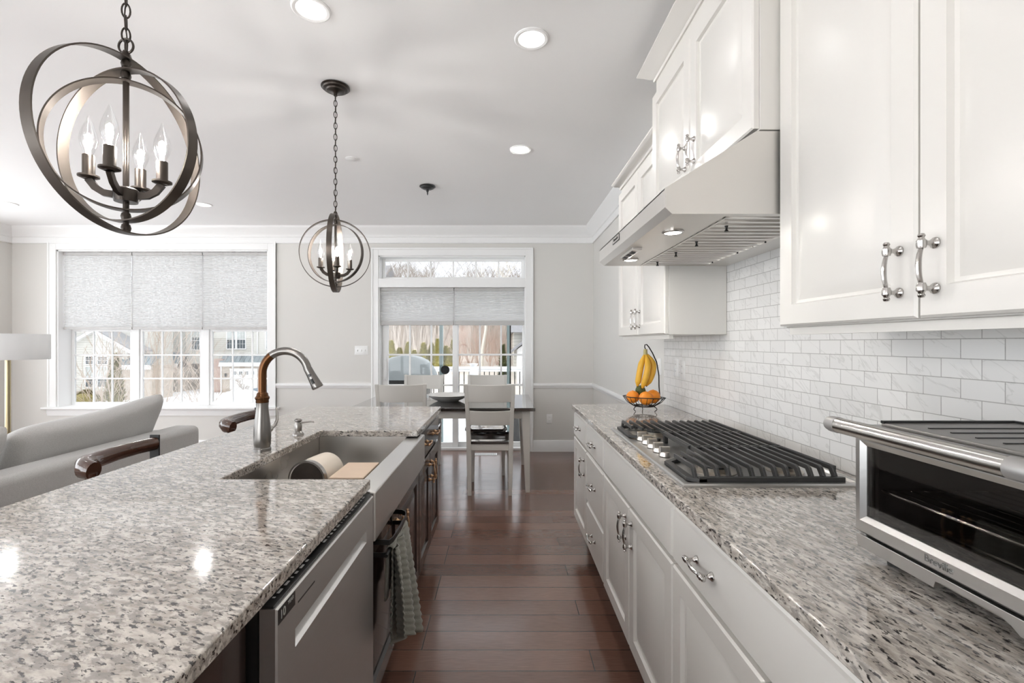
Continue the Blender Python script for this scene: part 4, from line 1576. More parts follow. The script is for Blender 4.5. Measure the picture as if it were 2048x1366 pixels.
BAN = mat('banana_skin', (0.72, 0.40, 0.035), 0.5, noise=.16, nscale=25)
BANT = mat('banana_tip', (0.10, 0.06, 0.025), 0.7)
BANS = mat('banana_stem', (0.42, 0.36, 0.16), 0.6, noise=.2, nscale=40)
bb = thing('banana_bunch', 'bunch of three ripe bananas hanging from the basket hook', 'bananas', (bx + .008, by, 1.29))
top = Vector((bx + .008, by - .002, 1.268))
st = MB().tube([top + Vector((0, 0, .022)), top + Vector((0, 0, .008)), top + Vector((0, -.002, -.012))], [.011, .012, .013], 10).build('crown_stem', BANS, bb)
for (ox, oy, bow_, ln, lean, by_) in ((-.010, -.004, -.006, .198, -.040, .010), (.004, -.018, .010, .208, -.028, .020), (.014, .004, .034, .196, -.006, .012)):
    pts, rr = [], []
    n = 16
    for i in range(n + 1):
        u = i / n
        px_ = top.x + ox * min(1, u * 3.0) + lean * u + sin(pi * u ** .8) * bow_
        py_ = top.y + oy * min(1, u * 3) - sin(pi * u) * by_
        pz_ = top.z - .004 - u * ln
        pts.append((px_, py_, pz_))
        rr.append(.0185 * (min(1, (.32 + 2.3 * u)) if u < .3 else min(1, (1.02 - u) * 5 + .22)))
    b = MB().tube(pts, rr, 9).build('banana', BAN, bb, ang=60)
    MB().tube([pts[-1], Vector(pts[-1]) + Vector((-.001, 0, -.006))], [rr[-1] * .98, .003], 8).build('banana_tip', BANT, b)
ORANGE = mat('orange_peel', (0.83, 0.27, 0.018), 0.42, noise=.10, nscale=12, bump=.35, bscale=220)
for lab, ox, oy, oz, r in (('orange at the left side of the wire basket', -.062, .022, .998, .039),
                           ('orange at the front middle of the wire basket below the avocado', -.004, -.052, .998, .0415),
                           ('orange at the right side of the wire basket by the hook post', .058, .010, 1.001, .0425)):
    o = MB().ball((bx + ox, by + oy, oz), r, 28, 1, 1, .97)
    o.lathe([(0, -.002), (.0035, -.001), (.003, .002), (0, .0025)], (bx + ox, by + oy, oz + r * .965), 8)
    tag(o.build('orange', ORANGE, ang=70), lab, 'orange', 'oranges in the basket')
av = MB().ball((bx - .006, by + .052, 1.032), .031, 20, 1, 1, 1.1).build('avocado', mat('avocado_skin', (0.055, 0.075, 0.012), 0.5, bump=.4, bscale=150), ang=70)
tag(av, 'dark green avocado behind the front orange in the basket', 'avocado')

# ------------------------------------------------------------------ dining table
tb = thing('dining_table', 'white dining table with a glossy black top by the sliding door', 'dining table', (-.535, 4.66, 0))
TX0, TX1, TY0, TY1 = -1.358, .288, 4.12, 5.20
MB().box(TX0, TX1, TY0, TY1, .727, .757).build('tabletop', TABLEW, tb, bev=.004)
a = MB()
i_ = .055
a.box(TX0 + i_, TX1 - i_, TY0 + i_, TY0 + i_ + .02, .655, .727).box(TX0 + i_, TX1 - i_, TY1 - i_ - .02, TY1 - i_, .655, .727)
a.box(TX0 + i_, TX0 + i_ + .02, TY0 + i_ + .02, TY1 - i_ - .02, .655, .727).box(TX1 - i_ - .02, TX1 - i_, TY0 + i_ + .02, TY1 - i_ - .02, .655, .727)
a.build('apron', CHAIRP, tb, bev=.002)
for x, sx in ((TX0 + .045, 1), (TX1 - .045, -1)):
    for y, sy in ((TY0 + .045, 1), (TY1 - .045, -1)):
        tw_, bw = .070, .038
        p = []
        for z_, w_ in ((0, bw), (.60, tw_), (.727, tw_)):
            p.append([(x, y, z_), (x + sx * w_, y, z_), (x + sx * w_, y + sy * w_, z_), (x, y + sy * w_, z_)])
        MB().loops(p).build('leg', CHAIRP, tb, bev=.003)
DISH = mat('silver_bowl', (0.74, 0.73, 0.71), 0.25, 0.0)
bw = thing('decorative_bowl', 'wide shallow silver bowl with ribbed sides on the dining table', 'bowl', (-.535, 4.62, .757))
n = 64
rings = []
for r, z_ in ((.03, .0), (.095, .0), (.105, .006), (.145, .024), (.178, .044), (.198, .060), (.206, .064), (.201, .066), (.172, .050), (.12, .024), (.06, .012), (.001, .010)):
    rings.append([(-.535 + (r + (.004 * (1 if k % 2 else -1) if .07 < r < .19 else 0)) * cos(2 * pi * k / n), 4.62 + (r + (.004 * (1 if k % 2 else -1) if .07 < r < .19 else 0)) * sin(2 * pi * k / n), .757 + z_) for k in range(n)])
MB().loops(rings).build('bowl', DISH, bw, ang=60)


def make_chair():
    t = thing('dining_chair', None, 'chair', (0, 0, 0), 'dining chairs round the table')
    # local: sitter faces +Y, backrest towards -Y
    def post(s):
        pts = [(s * .176, -.210, 0), (s * .181, -.190, .25), (s * .184, -.185, .45), (s * .192, -.225, .70), (s * .203, -.300, .975)]
        m = MB()
        rings = []
        for (x, y, z), (a, b) in zip(pts, ((.016, .018), (.019, .024), (.020, .026), (.018, .020), (.015, .013))):
            rings.append([(x - a, y - b, z), (x + a, y - b, z), (x + a, y + b, z), (x - a, y + b, z)])
        return m.loops(rings)
    for s in (-1, 1):
        post(s).build('back_post', CHAIRP, t, bev=.003, ang=30)
    def slat(z0, z1, y0, y1, w0, w1, bow):
        n = 14
        rings = []
        for i in range(n + 1):
            u = -1 + 2 * i / n
            k = 1 - u * u
            d = .011
            rings.append([(u * w0, y0 - bow * k - d, z0), (u * w0, y0 - bow * k + d, z0), (u * w1, y1 - bow * k + d, z1 - .004 * k), (u * w1, y1 - bow * k - d, z1 - .004 * k)])
        return MB().loops(rings)
    slat(.820, .972, -.262, -.298, .186, .190, .030).build('top_slat', CHAIRP, t, bev=.003, ang=30)
    slat(.615, .742, -.218, -.240, .176, .180, .030).build('lower_slat', CHAIRP, t, bev=.003, ang=30)
    # scooped seat
    nx, ny = 24, 20
    def top(x, y):
        u, v = x / .21, y / .22
        sc = max(0, 1 - (u * u) ** 2) * max(0, 1 - (v * 1.05) ** 4)
        return .470 - .016 * sc * (1 - .45 * math.exp(-(u / .18) ** 2) * max(0, min(1, (v + .2) * 1.2)))
    m = MB()
    vs, fs = [], []
    for zz in (1, 0):
        for j in range(ny + 1):
            v = -1 + 2 * j / ny
            y = v * .225 + .015
            half = .200 + .022 * max(0, v) - (.05 * max(0, v - .6) ** 2 * 6)
            if v < -.75:
                half -= .02 * (-.75 - v) * 4
            for i in range(nx + 1):
                x = (-1 + 2 * i / nx) * half
                vs.append((x, y, top(x, y - .015) if zz else .444))
    k = (nx + 1) * (ny + 1)
    for j in range(ny):
        for i in range(nx):
            a_ = j * (nx + 1) + i
            fs.append((a_, a_ + 1, a_ + nx + 2, a_ + nx + 1))
            fs.append((k + a_, k + a_ + nx + 1, k + a_ + nx + 2, k + a_ + 1))
    edge = [i for i in range(nx)] + [j * (nx + 1) + nx for j in range(ny)] + [ny * (nx + 1) + nx - i for i in range(nx)] + [(ny - j) * (nx + 1) for j in range(ny)]
    for i in range(len(edge)):
        a_, b_ = edge[i], edge[(i + 1) % len(edge)]
        fs.append((a_, b_, k + b_, k + a_))
    m.add(vs, fs)
    m.build('seat', TABLEW, t, bev=.004, ang=40)
    r = MB()
    r.box(-.165, .165, -.205, -.187, .388, .444).box(-.165, .165, .185, .203, .388, .444).box(-.180, -.162, -.187, .185, .388, .444).box(.162, .180, -.187, .185, .388, .444)
    r.build('seat_rail', CHAIRP, t, bev=.002)
    for s in (-1, 1):
        p = []
        for z_, w_ in ((0, .015), (.38, .021), (.444, .021)):
            p.append([(s * .175 - w_, .195 - w_, z_), (s * .175 + w_, .195 - w_, z_), (s * .175 + w_, .195 + w_, z_), (s * .175 - w_, .195 + w_, z_)])
        MB().loops(p).build('front_leg', CHAIRP, t, bev=.003)
    return t


ch0 = make_chair()
spots = [((-.110, 4.305), 0, 'white ladder-back chair nearest the camera, with its black seat in view'),
         ((-.893, 4.305), 5, 'white ladder-back chair partly hidden behind the far end of the island'),
         ((-.868, 4.915), 180, 'white ladder-back chair across the table in front of the covered grill'),
         ((-.167, 4.915), 180, 'white ladder-back chair across the table in front of the white urn')]
for i, ((x, y), rz, lab) in enumerate(spots):
    c = ch0 if i == 0 else copy_tree(ch0)
    c['label'] = lab
    spots[i] = (c, x, y, rz)
for c, x, y, rz in spots:
    c.location = (x, y, 0)
    c.rotation_euler = (0, 0, radians(rz))

# floor register
fr = thing('floor_register', 'white slotted floor register in front of the sliding door', 'floor vent', (-.205, 5.60, 0))
MB().box(-.345, -.065, 5.545, 5.655, 0, .004).build('register_plate', TRIM, fr, bev=.001)
m = MB()
for i in range(22):
    m.box(-.325 + i * .0112, -.3195 + i * .0112, 5.565, 5.635, .0038, .0046)
m.build('slot', BLACK, fr)

# ------------------------------------------------------------------ sofa
so = thing('sofa', 'grey upholstered sofa with its back to the island', 'sofa', (-2.75, 2.55, 0))
SXB = -2.320


def soft_box(mb, x0, x1, y0, y1, z0, z1):
    return mb.box(x0, x1, y0, y1, z0, z1)


soft_box(MB(), SXB - .20, SXB, 1.05, 3.62, .09, .700).build('back_frame', SOFA, so, bev=.045, seg=5)
soft_box(MB(), -3.28, SXB - .203, 3.42, 3.62, .09, .665).build('armrest', SOFA, so, bev=.045, seg=5)
soft_box(MB(), -3.28, SXB - .203, 1.05, 1.25, .09, .665).build('armrest', SOFA, so, bev=.045, seg=5)
soft_box(MB(), -3.26, SXB - .205, 1.255, 3.415, .09, .30).build('seat_base', SOFA, so, bev=.02)
for ya, yb in ((1.26, 2.335), (2.34, 3.41)):
    soft_box(MB(), -3.27, SXB - .34, ya, yb, .302, .46).build('seat_cushion', SOFA, so, bev=.05, seg=5)


def pillow(y0, y1, zt0, zt1, xb):
    """plump back cushion, corners lifted, leaning on the frame."""
    ny, nz, nx = 26, 16, 2
    def pt(u, v, s):
        y = y0 + (y1 - y0) * u
        edge = (1 - (2 * u - 1) ** 6) * (1 - (2 * v - 1) ** 6)
        th = .022 + .105 * edge ** .6
        peak = zt0 + (zt1 - zt0) * (u ** 2.2)
        sag = .030 * sin(pi * u) ** 1.0
        bul = .018 * (1 - abs(2 * u - 1) ** 3)
        z = .455 + (peak - sag * .6 + bul * .3 - .455) * v
        z -= ((.050 if u < .5 else .016) * abs(2 * u - 1) ** 9 + .012 * abs(2 * u - 1) ** 3 * (u < .5)) * v
        lean = (z - .455) * .40
        x = xb - .12 + lean + s * th
        wr = .006 * sin(9 * u + 5 * v) * edge + .004 * sin(23 * u - 3 * v) * edge * v
        return (x + wr, y, z)
    vs, fs = [], []
    for s in (1, -1):
        for j in range(nz + 1):
            for i in range(ny + 1):
                vs.append(pt(i / ny, j / nz, s))
    k = (ny + 1) * (nz + 1)
    for j in range(nz):
        for i in range(ny):
            a_ = j * (ny + 1) + i
            fs.append((a_, a_ + 1, a_ + ny + 2, a_ + ny + 1))
            fs.append((k + a_, k + a_ + ny + 1, k + a_ + ny + 2, k + a_ + 1))
    edge = [i for i in range(ny)] + [j * (ny + 1) + ny for j in range(nz)] + [nz * (ny + 1) + ny - i for i in range(ny)] + [(nz - j) * (ny + 1) for j in range(nz)]
    for i in range(len(edge)):
        a_, b_ = edge[i], edge[(i + 1) % len(edge)]
        fs.append((a_, b_, k + b_, k + a_))
    return MB().add(vs, fs)


pillow(2.455, 3.50, .890, .965, SXB - .30).build('back_cushion', SOFA, so, sub=1, ang=80)
pillow(1.36, 2.425, .900, .915, SXB - .30).build('back_cushion', SOFA, so, sub=1, ang=80)

# ------------------------------------------------------------------ floor lamp
lx, ly = -4.42, 4.20
fl = thing('floor_lamp', 'brass floor lamp with a white drum shade at the left edge behind the sofa', 'floor lamp', (lx, ly, 0))
MB().lathe([(0, 0), (.15, 0), (.15, .015), (.14, .022), (.02, .026), (0, .026)], (lx, ly, 0), 36).build('base', BRASS, fl)
MB().tube([(lx, ly, .02), (lx, ly, 1.30)], .0195, 16).build('pole', BRASS, fl)
MB().lathe([(.276, 1.180), (.279, 1.180), (.279, 1.408), (.276, 1.408), (.275, 1.406), (.275, 1.182)], (lx, ly, 0), 56).build('shade', LINEN, fl)
m = MB()
for k in range(3):
    a_ = 2 * pi * k / 3
    m.tube([(lx, ly, 1.29), (lx + .276 * cos(a_), ly + .276 * sin(a_), 1.29)], .003, 6)
m.build('shade_spider', BRASS, fl)
lb_ = bpy.data.lights.new('added_lamp_fill', 'POINT')  # light added inside the unlit lamp to whiten its shade and the ceiling
lb_.energy = 4
lb_.shadow_soft_size = .04
lb_.color = (1, .96, .9)
lo = bpy.data.objects.new('added_lamp_fill', lb_)
lo.location = (0, 0, 1.345)
lo.parent = fl
COL.objects.link(lo)

# ------------------------------------------------------------------ outdoors
SNOW = mat('snow', (0.80, 0.81, 0.83), 0.9, noise=.05, nscale=1.5)
SNOWD = mat('snowy_deck', (0.74, 0.76, 0.78), 0.85, noise=.10, nscale=6)
HILL = mat('leaf_litter', (0.64, 0.59, 0.53), 0.95, noise=.25, nscale=1.5)
BARK = mat('grey_bark', (0.40, 0.35, 0.30), 0.9, noise=.2, nscale=6)
PALEB = mat('pale_bark', (0.72, 0.68, 0.60), 0.9, noise=.15, nscale=8)
TWIG = mat('tan_twigs', (0.45, 0.37, 0.30), 0.9, noise=.2, nscale=4)
REDT = mat('reddish_twigs', (0.66, 0.52, 0.45), 0.9, noise=.2, nscale=4)
BRUSH = mat('dry_brush', (0.64, 0.58, 0.52), 0.95, noise=.25, nscale=3)
EVG = mat('yellow_green_foliage', (0.50, 0.46, 0.16), 0.9, noise=.5, nscale=9)
EVD = mat('dark_foliage', (0.10, 0.11, 0.04), 0.9, noise=.4, nscale=9)
EVB = mat('olive_foliage', (0.24, 0.20, 0.07), 0.9, noise=.4, nscale=7)
SIDING = bricks('cream_siding', (0.66, 0.645, 0.59), (0.64, 0.625, 0.57), (0.46, 0.45, 0.41), 40.0, 0.19, 0.016)
STONE = bricks('tan_stone', (0.52, 0.44, 0.36), (0.40, 0.34, 0.28), (0.50, 0.46, 0.41), 0.42, 0.15, 0.02)
BRICKR = bricks('red_brick', (0.50, 0.30, 0.24), (0.40, 0.25, 0.20), (0.55, 0.50, 0.45), 0.30, 0.10, 0.014)
ROOFM = mat('blue_grey_metal_roof', (0.24, 0.28, 0.30), 0.45, 0.3)
SHING = mat('grey_shingles', (0.30, 0.30, 0.31), 0.9, noise=.25, nscale=8)
HWHITE = mat('white_exterior_trim', (0.82, 0.82, 0.81), 0.6)
HPANE = mat('house_window_pane', (0.10, 0.12, 0.13), 0.1)
CURT = mat('pale_window_blind', (0.52, 0.55, 0.53), 0.6)

GZ = -3.2
struct('ground', MB().box(-80, 60, -70, 130, GZ - .5, GZ), SNOW, 'snow-covered ground outside')
hl = MB()
prof = [(13, GZ - .3), (17, -2.6), (22, -1.2), (28, -.2), (40, 1.2), (52, 3.4), (62, 4.6), (62, -4)]
hl.loops([[(-.30 * max(y, 13) - .6, y, GZ - .4), (-.30 * max(y, 13) - .2, y, z_), (16, y, z_), (17, y, GZ - .4)] for y, z_ in prof])
struct('hill', hl, HILL, 'leaf-covered slope rising behind the deck')
struct('deck', MB().box(-4.2, 2.6, 5.96, 10.5, -.20, -.12), SNOWD, 'snow-dusted wooden deck outside the sliding door')


def hill_z(y):
    for (a, za), (b, zb) in zip(prof[:-1], prof[1:]):
        if a <= y <= b:
            return za + (zb - za) * (y - a) / (b - a)
    return GZ


# deck railing
rl = thing('deck_railing', 'white deck railing with thin black balusters beyond the sliding door', 'railing', (-.8, 10.3, -.12))
MB().box(-4.2, 2.6, 10.26, 10.34, .755, .81).box(-4.2, 2.6, 10.28, 10.32, .70, .755).build('top_rail', HWHITE, rl, bev=.008)
MB().box(-4.2, 2.6, 10.28, 10.32, -.03, .02).build('bottom_rail', HWHITE, rl, bev=.005)
for x in (-4.15, -2.35, -.72 - .9 + .45, .9, 2.55):
    MB().box(x - .05, x + .05, 10.25, 10.35, -.12, .70).build('post', HWHITE, rl)
b0 = MB().tube([(-3.95, 10.30, .01), (-3.95, 10.30, .72)], .0095, 6).build('baluster', BLACKM, rl)
for i in range(1, 58):
    c = b0.copy()
    c.location = b0.location + Vector((.111 * i, 0, 0))
    COL.objects.link(c)

# covered grill
gr = thing('grill', 'barbecue grill under a blue-grey cover on the deck beyond the sliding door', 'grill', (-1.55, 7.4, -.12))
COVER = mat('blue_grey_cover', (0.27, 0.30, 0.31), 0.6, noise=.12, nscale=5, bump=.5, bscale=9)
rings = []
sec = [(.76, -2.02, -1.02), (.84, -2.00, -1.05), (.95, -1.95, -1.10), (1.05, -1.84, -1.18), (1.11, -1.72, -1.30), (1.128, -1.60, -1.42)]
for z_, xa, xb in sec:
    d_ = .30 - .16 * max(0, (z_ - .8)) / .33
    ring = []
    n = 40
    for k in range(n):
        a = 2 * pi * k / n
        cx, hx_ = (xa + xb) / 2, (xb - xa) / 2
        e = .32
        sx_ = abs(cos(a)) ** e * (1 if cos(a) >= 0 else -1)
        sy_ = abs(sin(a)) ** e * (1 if sin(a) >= 0 else -1)
        fold = 1 + .035 * sin(a * 9 + z_ * 3) * max(0, 1.12 - z_)
        ring.append((cx + hx_ * sx_ * fold, 7.42 + d_ * sy_ * fold, z_))
    rings.append(ring)
MB().loops(rings).build('cover', COVER, gr, ang=60)
MB().box(-1.92, -1.16, 7.18, 7.64, .20, .80).build('cart_body', BLACK, gr)
for gx in (-1.88, -1.20):
    for gy in (7.20, 7.62):
        MB().tube([(gx, gy, .21), (gx, gy, -.12)], .018, 8).build('leg', BLACKM, gr)

TEAL = mat('teal_grey_post', (0.36, 0.46, 0.46), 0.5, 0.2)
pp = thing('deck_post', 'slim teal-grey post on the deck with a round black disc, by the grill', 'post', (-.872, 6.70, -.12), 'teal posts on the deck')
MB().box(-.897, -.847, 6.675, 6.725, -.12, 2.2).build('post_shaft', TEAL, pp, bev=.004)
MB().lathe([(0, 0), (.062, 0), (.062, .02), (0, .024)], (-.815, 6.69, .945), 24, '-y').build('round_disc', BLACK, pp)
pp = thing('deck_post', 'slim teal-grey post with a black edge strip on the deck, right of the door centre', 'post', (.086, 6.70, -.12), 'teal posts on the deck')
MB().box(.062, .100, 6.675, 6.725, -.12, 2.2).build('post_shaft', TEAL, pp, bev=.004)
MB().box(.102, .120, 6.68, 6.72, -.12, 2.2).build('edge_strip', BLACK, pp)
ur = thing('garden_urn', 'white urn on a pedestal in front of the deck railing', 'urn', (-.565, 9.2, -.12))
MB().lathe([(0, 0), (.12, 0), (.12, .04), (.07, .08), (.06, .62), (.075, .66), (0, .66)], (-.565, 9.2, -.12), 20).build('pedestal', HWHITE, ur)
MB().lathe([(0, .66), (.04, .66), (.06, .70), (.088, .80), (.085, .88), (.055, .955), (.05, .985), (.085, 1.03), (.085, 1.045), (0, 1.05)], (-.565, 9.2, -.12), 24).build('urn_bowl', HWHITE, ur)
dc = thing('covered_deck_chair', 'dark grey covered folding chair on the deck seen under the table', 'deck chair', (.28, 6.75, -.12))
m = MB()
m.loops([[(.10, 6.55, -.12), (.50, 6.55, -.12), (.50, 7.0, -.12), (.10, 7.0, -.12)], [(.11, 6.6, .05), (.46, 6.6, .05), (.46, 6.98, .05), (.11, 6.98, .05)],
         [(.12, 6.78, .30), (.36, 6.78, .30), (.36, 6.95, .30), (.12, 6.95, .30)], [(.15, 6.88, .50), (.30, 6.88, .50), (.30, 6.95, .50), (.15, 6.95, .50)]])
m.build('chair_cover', mat('dark_cover', (0.09, 0.09, 0.09), 0.8, bump=.4, bscale=12), dc, bev=.03, seg=3)


# trees
def branch(m, rnd, p, d, L, r, depth, spread, up=.18, n=4, minr=.004):
    pts, rs = [p], [r]
    q = Vector(p)
    dd = Vector(d)
    steps = 4 if depth > 1 else 3
    for i in range(steps):
        dd = (dd + Vector((rnd.uniform(-1, 1), rnd.uniform(-1, 1), rnd.uniform(-.4, 1) * .5)) * .16).normalized()
        q = q + dd * L / steps
        pts.append(q.copy())
        rs.append(max(minr, r * (1 - .55 * (i + 1) / steps)))
    m.tube(pts, rs, 5 if depth > 2 else 3)
    if depth <= 0:
        return
    k = n if depth > 1 else n + 1
    for i in range(k):
        t = .30 + .70 * (i + rnd.random()) / k
        j = min(steps - 1, int(t * steps))
        f = t * steps - j
        bp_ = Vector(pts[j]).lerp(Vector(pts[j + 1]), min(1, f))
        az = rnd.uniform(0, 2 * pi)
        s = Vector((cos(az), sin(az), 0))
        nd = (dd * .75 + s * spread + Vector((0, 0, up))).normalized()
        branch(m, rnd, bp_, nd, L * rnd.uniform(.45, .68), max(minr, rs[j] * .55), depth - 1, spread, up, n, minr)


def tree_mesh(seed, h_, r, depth=4, spread=.75, n=4, minr=.012):
    m = MB()
    rnd = random.Random(seed)
    branch(m, rnd, Vector((0, 0, 0)), Vector((0, 0, 1)), h_ * .62, r, depth, spread, .25, n, minr)
    return m


def shrub_mesh(seed, h_, w_, stems, minr=.006):
    m = MB()
    rnd = random.Random(seed)
    for i in range(stems):
        az = rnd.uniform(0, 2 * pi)
        k = rnd.uniform(.05, 1)
        d = Vector((cos(az) * k * w_, sin(az) * k * w_, h_)).normalized()
        p = Vector((cos(az) * .12 * k, sin(az) * .12 * k, 0))
        branch(m, rnd, p, d, h_ * rnd.uniform(.6, .95), .018, 2, .5, .35, 3, minr)
    return m


rnd = random.Random(11)
protos = []
for i, (h_, r) in enumerate(((8.4, .11), (7.4, .09), (9.2, .14))):
    o = tree_mesh(20 + i, h_, r, 4, .62, 4, .007).build('bare_tree', BARK, smooth=False)
    tag(o, 'tall leafless tree in the wood on the slope behind the deck', 'tree', 'bare trees of the wood')
    protos.append(o)
cnt = 0
for row, (ya, n_) in enumerate(((34, 12), (39, 14), (45, 15), (52, 16))):
    for i in range(n_):
        x = (-.275 + .345 * (i + rnd.uniform(.1, .9)) / n_) * ya
        y = ya + rnd.uniform(-2, 2)
        o = protos[cnt] if cnt < 3 else protos[cnt % 3].copy()
        if cnt >= 3:
            COL.objects.link(o)
        s = rnd.uniform(.52, .92)
        o.location = (x, y, hill_z(y) - .05)
        o.rotation_euler = (0, 0, rnd.uniform(0, 6.28))
        o.scale = (s, s, s)
        cnt += 1
# dry undergrowth on the slope
m = MB()
for i in range(5200):
    y = rnd.uniform(33, 58)
    x = rnd.uniform(-.30, .10) * y
    z_ = hill_z(y)
    h_ = rnd.uniform(.6, 2.6)
    w_ = rnd.uniform(.010, .022) * y / 36
    dx, dy = rnd.uniform(-.5, .5), rnd.uniform(-.4, .4)
    m.add([(x - w_, y, z_), (x + w_, y, z_), (x + dx * .5, y + w_, z_), (x + dx, y + dy, z_ + h_)], [(0, 1, 3), (1, 2, 3), (2, 0, 3)])
o = m.build('undergrowth', BRUSH, smooth=False)
tag(o, 'dense dry brush between the trees of the wood', 'undergrowth', None, 'stuff')
# pale tree in front of the wood
o = tree_mesh(5, 8.0, .13, 4, .8, 3, .016).build('pale_tree', PALEB, smooth=False)
tag(o, 'pale-barked leafless tree with spreading branches in front of the wood', 'tree')
o.location = (-1.24, 27.5, hill_z(27.5) - .05)
# reddish shrubs
sp0 = shrub_mesh(3, 2.2, 1.3, 13, .004).build('red_twig_shrub', REDT, smooth=False)
tag(sp0, 'leafless shrub of reddish twigs beyond the deck railing', 'shrub', 'reddish shrubs beyond the railing')
for i, (x, y, s) in enumerate(((-2.7, 29.5, 1.0), (-2.1, 30.2, 1.15), (-1.5, 29.2, .95), (-.9, 30.6, .85), (-.35, 29.4, .8), (.1, 30.5, .85), (-2.4, 27.6, .6), (-.7, 27.8, .55))):
    o = sp0 if i == 0 else sp0.copy()
    if i:
        COL.objects.link(o)
    o.location = (x, y, hill_z(y) - .03)
    o.rotation_euler = (0, 0, i * 1.3)
    o.scale = (s, s, s)


def conifer_mesh(seed, h_, r, leaves=900, size=.10):
    rn = random.Random(seed)
    vs, fs = [], []
    for i in range(leaves):
        u = rn.random() ** .8
        z_ = .06 * h_ + u * h_ * .94
        rr = r * (1 - u) ** .75 * (.55 + .45 * rn.random()) + .01
        a = rn.uniform(0, 2 * pi)
        p = Vector((rr * cos(a), rr * sin(a), z_))
        d = Vector((cos(a) * .6, sin(a) * .6, .55 + rn.uniform(-.3, .4))).normalized() * size * rn.uniform(.7, 1.5)
        s = Vector((-sin(a), cos(a), rn.uniform(-.4, .4))) * size * .28
        k = len(vs)
        vs += [p - s, p + s, p + d]
        fs.append((k, k + 1, k + 2))
    m = MB().add(vs, fs)
    return m


def conifer(name, label, cat, seed, h_, r, leafmat, loc, group=None, leaves=900, size=.10):
    t = thing(name, label, cat, (0, 0, 0), group)
    conifer_mesh(seed, h_, r, leaves, size).build('foliage', leafmat, t, smooth=False, solid=.0001)
    MB().lathe([(0, 0), (r * .14, 0), (r * .5, h_ * .10), (r * .62, h_ * .2), (r * .30, h_ * .65), (.01, h_ * .95), (0, h_ * .96)], (0, 0, 0), 10).build('trunk', leafmat, t)
    t.location = loc
    return t


cf = None
for i, (x, h_) in enumerate(((-6.62, 1.65), (-6.2, 1.2), (-5.75, 1.5), (-5.25, 1.1), (-4.75, 1.5), (-4.3, 1.45), (-3.85, 1.75), (-3.4, 1.3), (-2.98, 1.7), (-3.2, 1.25))):
    y = 28 + .3 * (i % 3)
    if cf is None:
        cf = conifer('arborvitae', 'young yellow-green evergreen in the row behind the covered grill', 'evergreen', 8, 1.5, .30, EVG, (x, y, hill_z(y)), 'row of young evergreens', 1500, .09)
        c = cf
    else:
        c = copy_tree(cf)
    c.location = (x, y, hill_z(y) - .02)
    c.scale = (1.45, 1.3, h_ / 1.5)
    c.rotation_euler = (0, 0, i * .9)
conifer('dark_conifer', 'narrow dark green conifer at the right end of the railing view', 'evergreen', 4, 2.5, .32, EVD, (0.02, 21.8, hill_z(21.8) - .05), None, 1400, .13)


# ------------------------------------------------------------------ houses
def hwin(parent, x0, x1, z0, z1, y, cols=2, rows=2, blind=.55, pairs=1):
    """a window on a house front facing -Y."""
    n = pairs
    w_ = (x1 - x0) / n
    for k in range(n):
        a, b = x0 + w_ * k, x0 + w_ * (k + 1)
        m = MB()
        t_ = .09
        m.box(a, a + t_, y - .06, y + .02, z0, z1).box(b - t_, b, y - .06, y + .02, z0, z1).box(a + t_, b - t_, y - .06, y + .02, z0, z0 + t_).box(a + t_, b - t_, y - .06, y + .02, z1 - t_, z1)
        zm = z0 + (z1 - z0) * .5
        m.box(a + t_, b - t_, y - .055, y + .01, zm - .03, zm + .03)
        for i in range(1, cols):
            xx = a + t_ + (b - a - 2 * t_) * i / cols
            m.box(xx - .012, xx + .012, y - .04, y, z0 + t_, z1 - t_)
        for zz in (z0 + t_ + (zm - z0 - t_) * .5, zm + (z1 - t_ - zm) * .5):
            m.box(a + t_, b - t_, y - .039, y, zz - .012, zz + .012)
        f = m.build('window_frame', HWHITE, parent)
        MB().box(a + .04, b - .04, y - .022, y + .0, z0 + .04, z1 - .04).build('pane', HPANE, f)
        if blind:
            MB().box(a + .05, b - .05, y - .030, y - .024, z0 + (z1 - z0) * (1 - blind), z1 - .05).build('blind', CURT, f)


def garage(parent, x0, x1, z0, z1, y):
    m = MB().box(x0 - .14, x0, y - .06, y + .05, z0, z1 + .14).box(x1, x1 + .14, y - .06, y + .05, z0, z1 + .14).box(x0, x1, y - .06, y + .05, z1, z1 + .14)
    g = m.build('garage_frame', HWHITE, parent)
    d_ = MB()
    hh = (z1 - z0) / 4
    for i in range(4):
        d_.box(x0, x1, y - .02, y + .03, z0 + hh * i + .008, z0 + hh * (i + 1) - .008)
    d_.build('garage_door', HWHITE, g, bev=.006, seg=1)
    p = MB()
    n = 4
    w_ = (x1 - x0) / n
    for i in range(n):
        for j in range(2):
            for k in range(2):
                xa = x0 + w_ * i + w_ * .22 + j * w_ * .29
                za = z1 - hh * .78 + k * hh * .29
                p.box(xa, xa + w_ * .24, y - .024, y - .018, za, za + hh * .22)
    p.build('door_lights', HPANE, g)


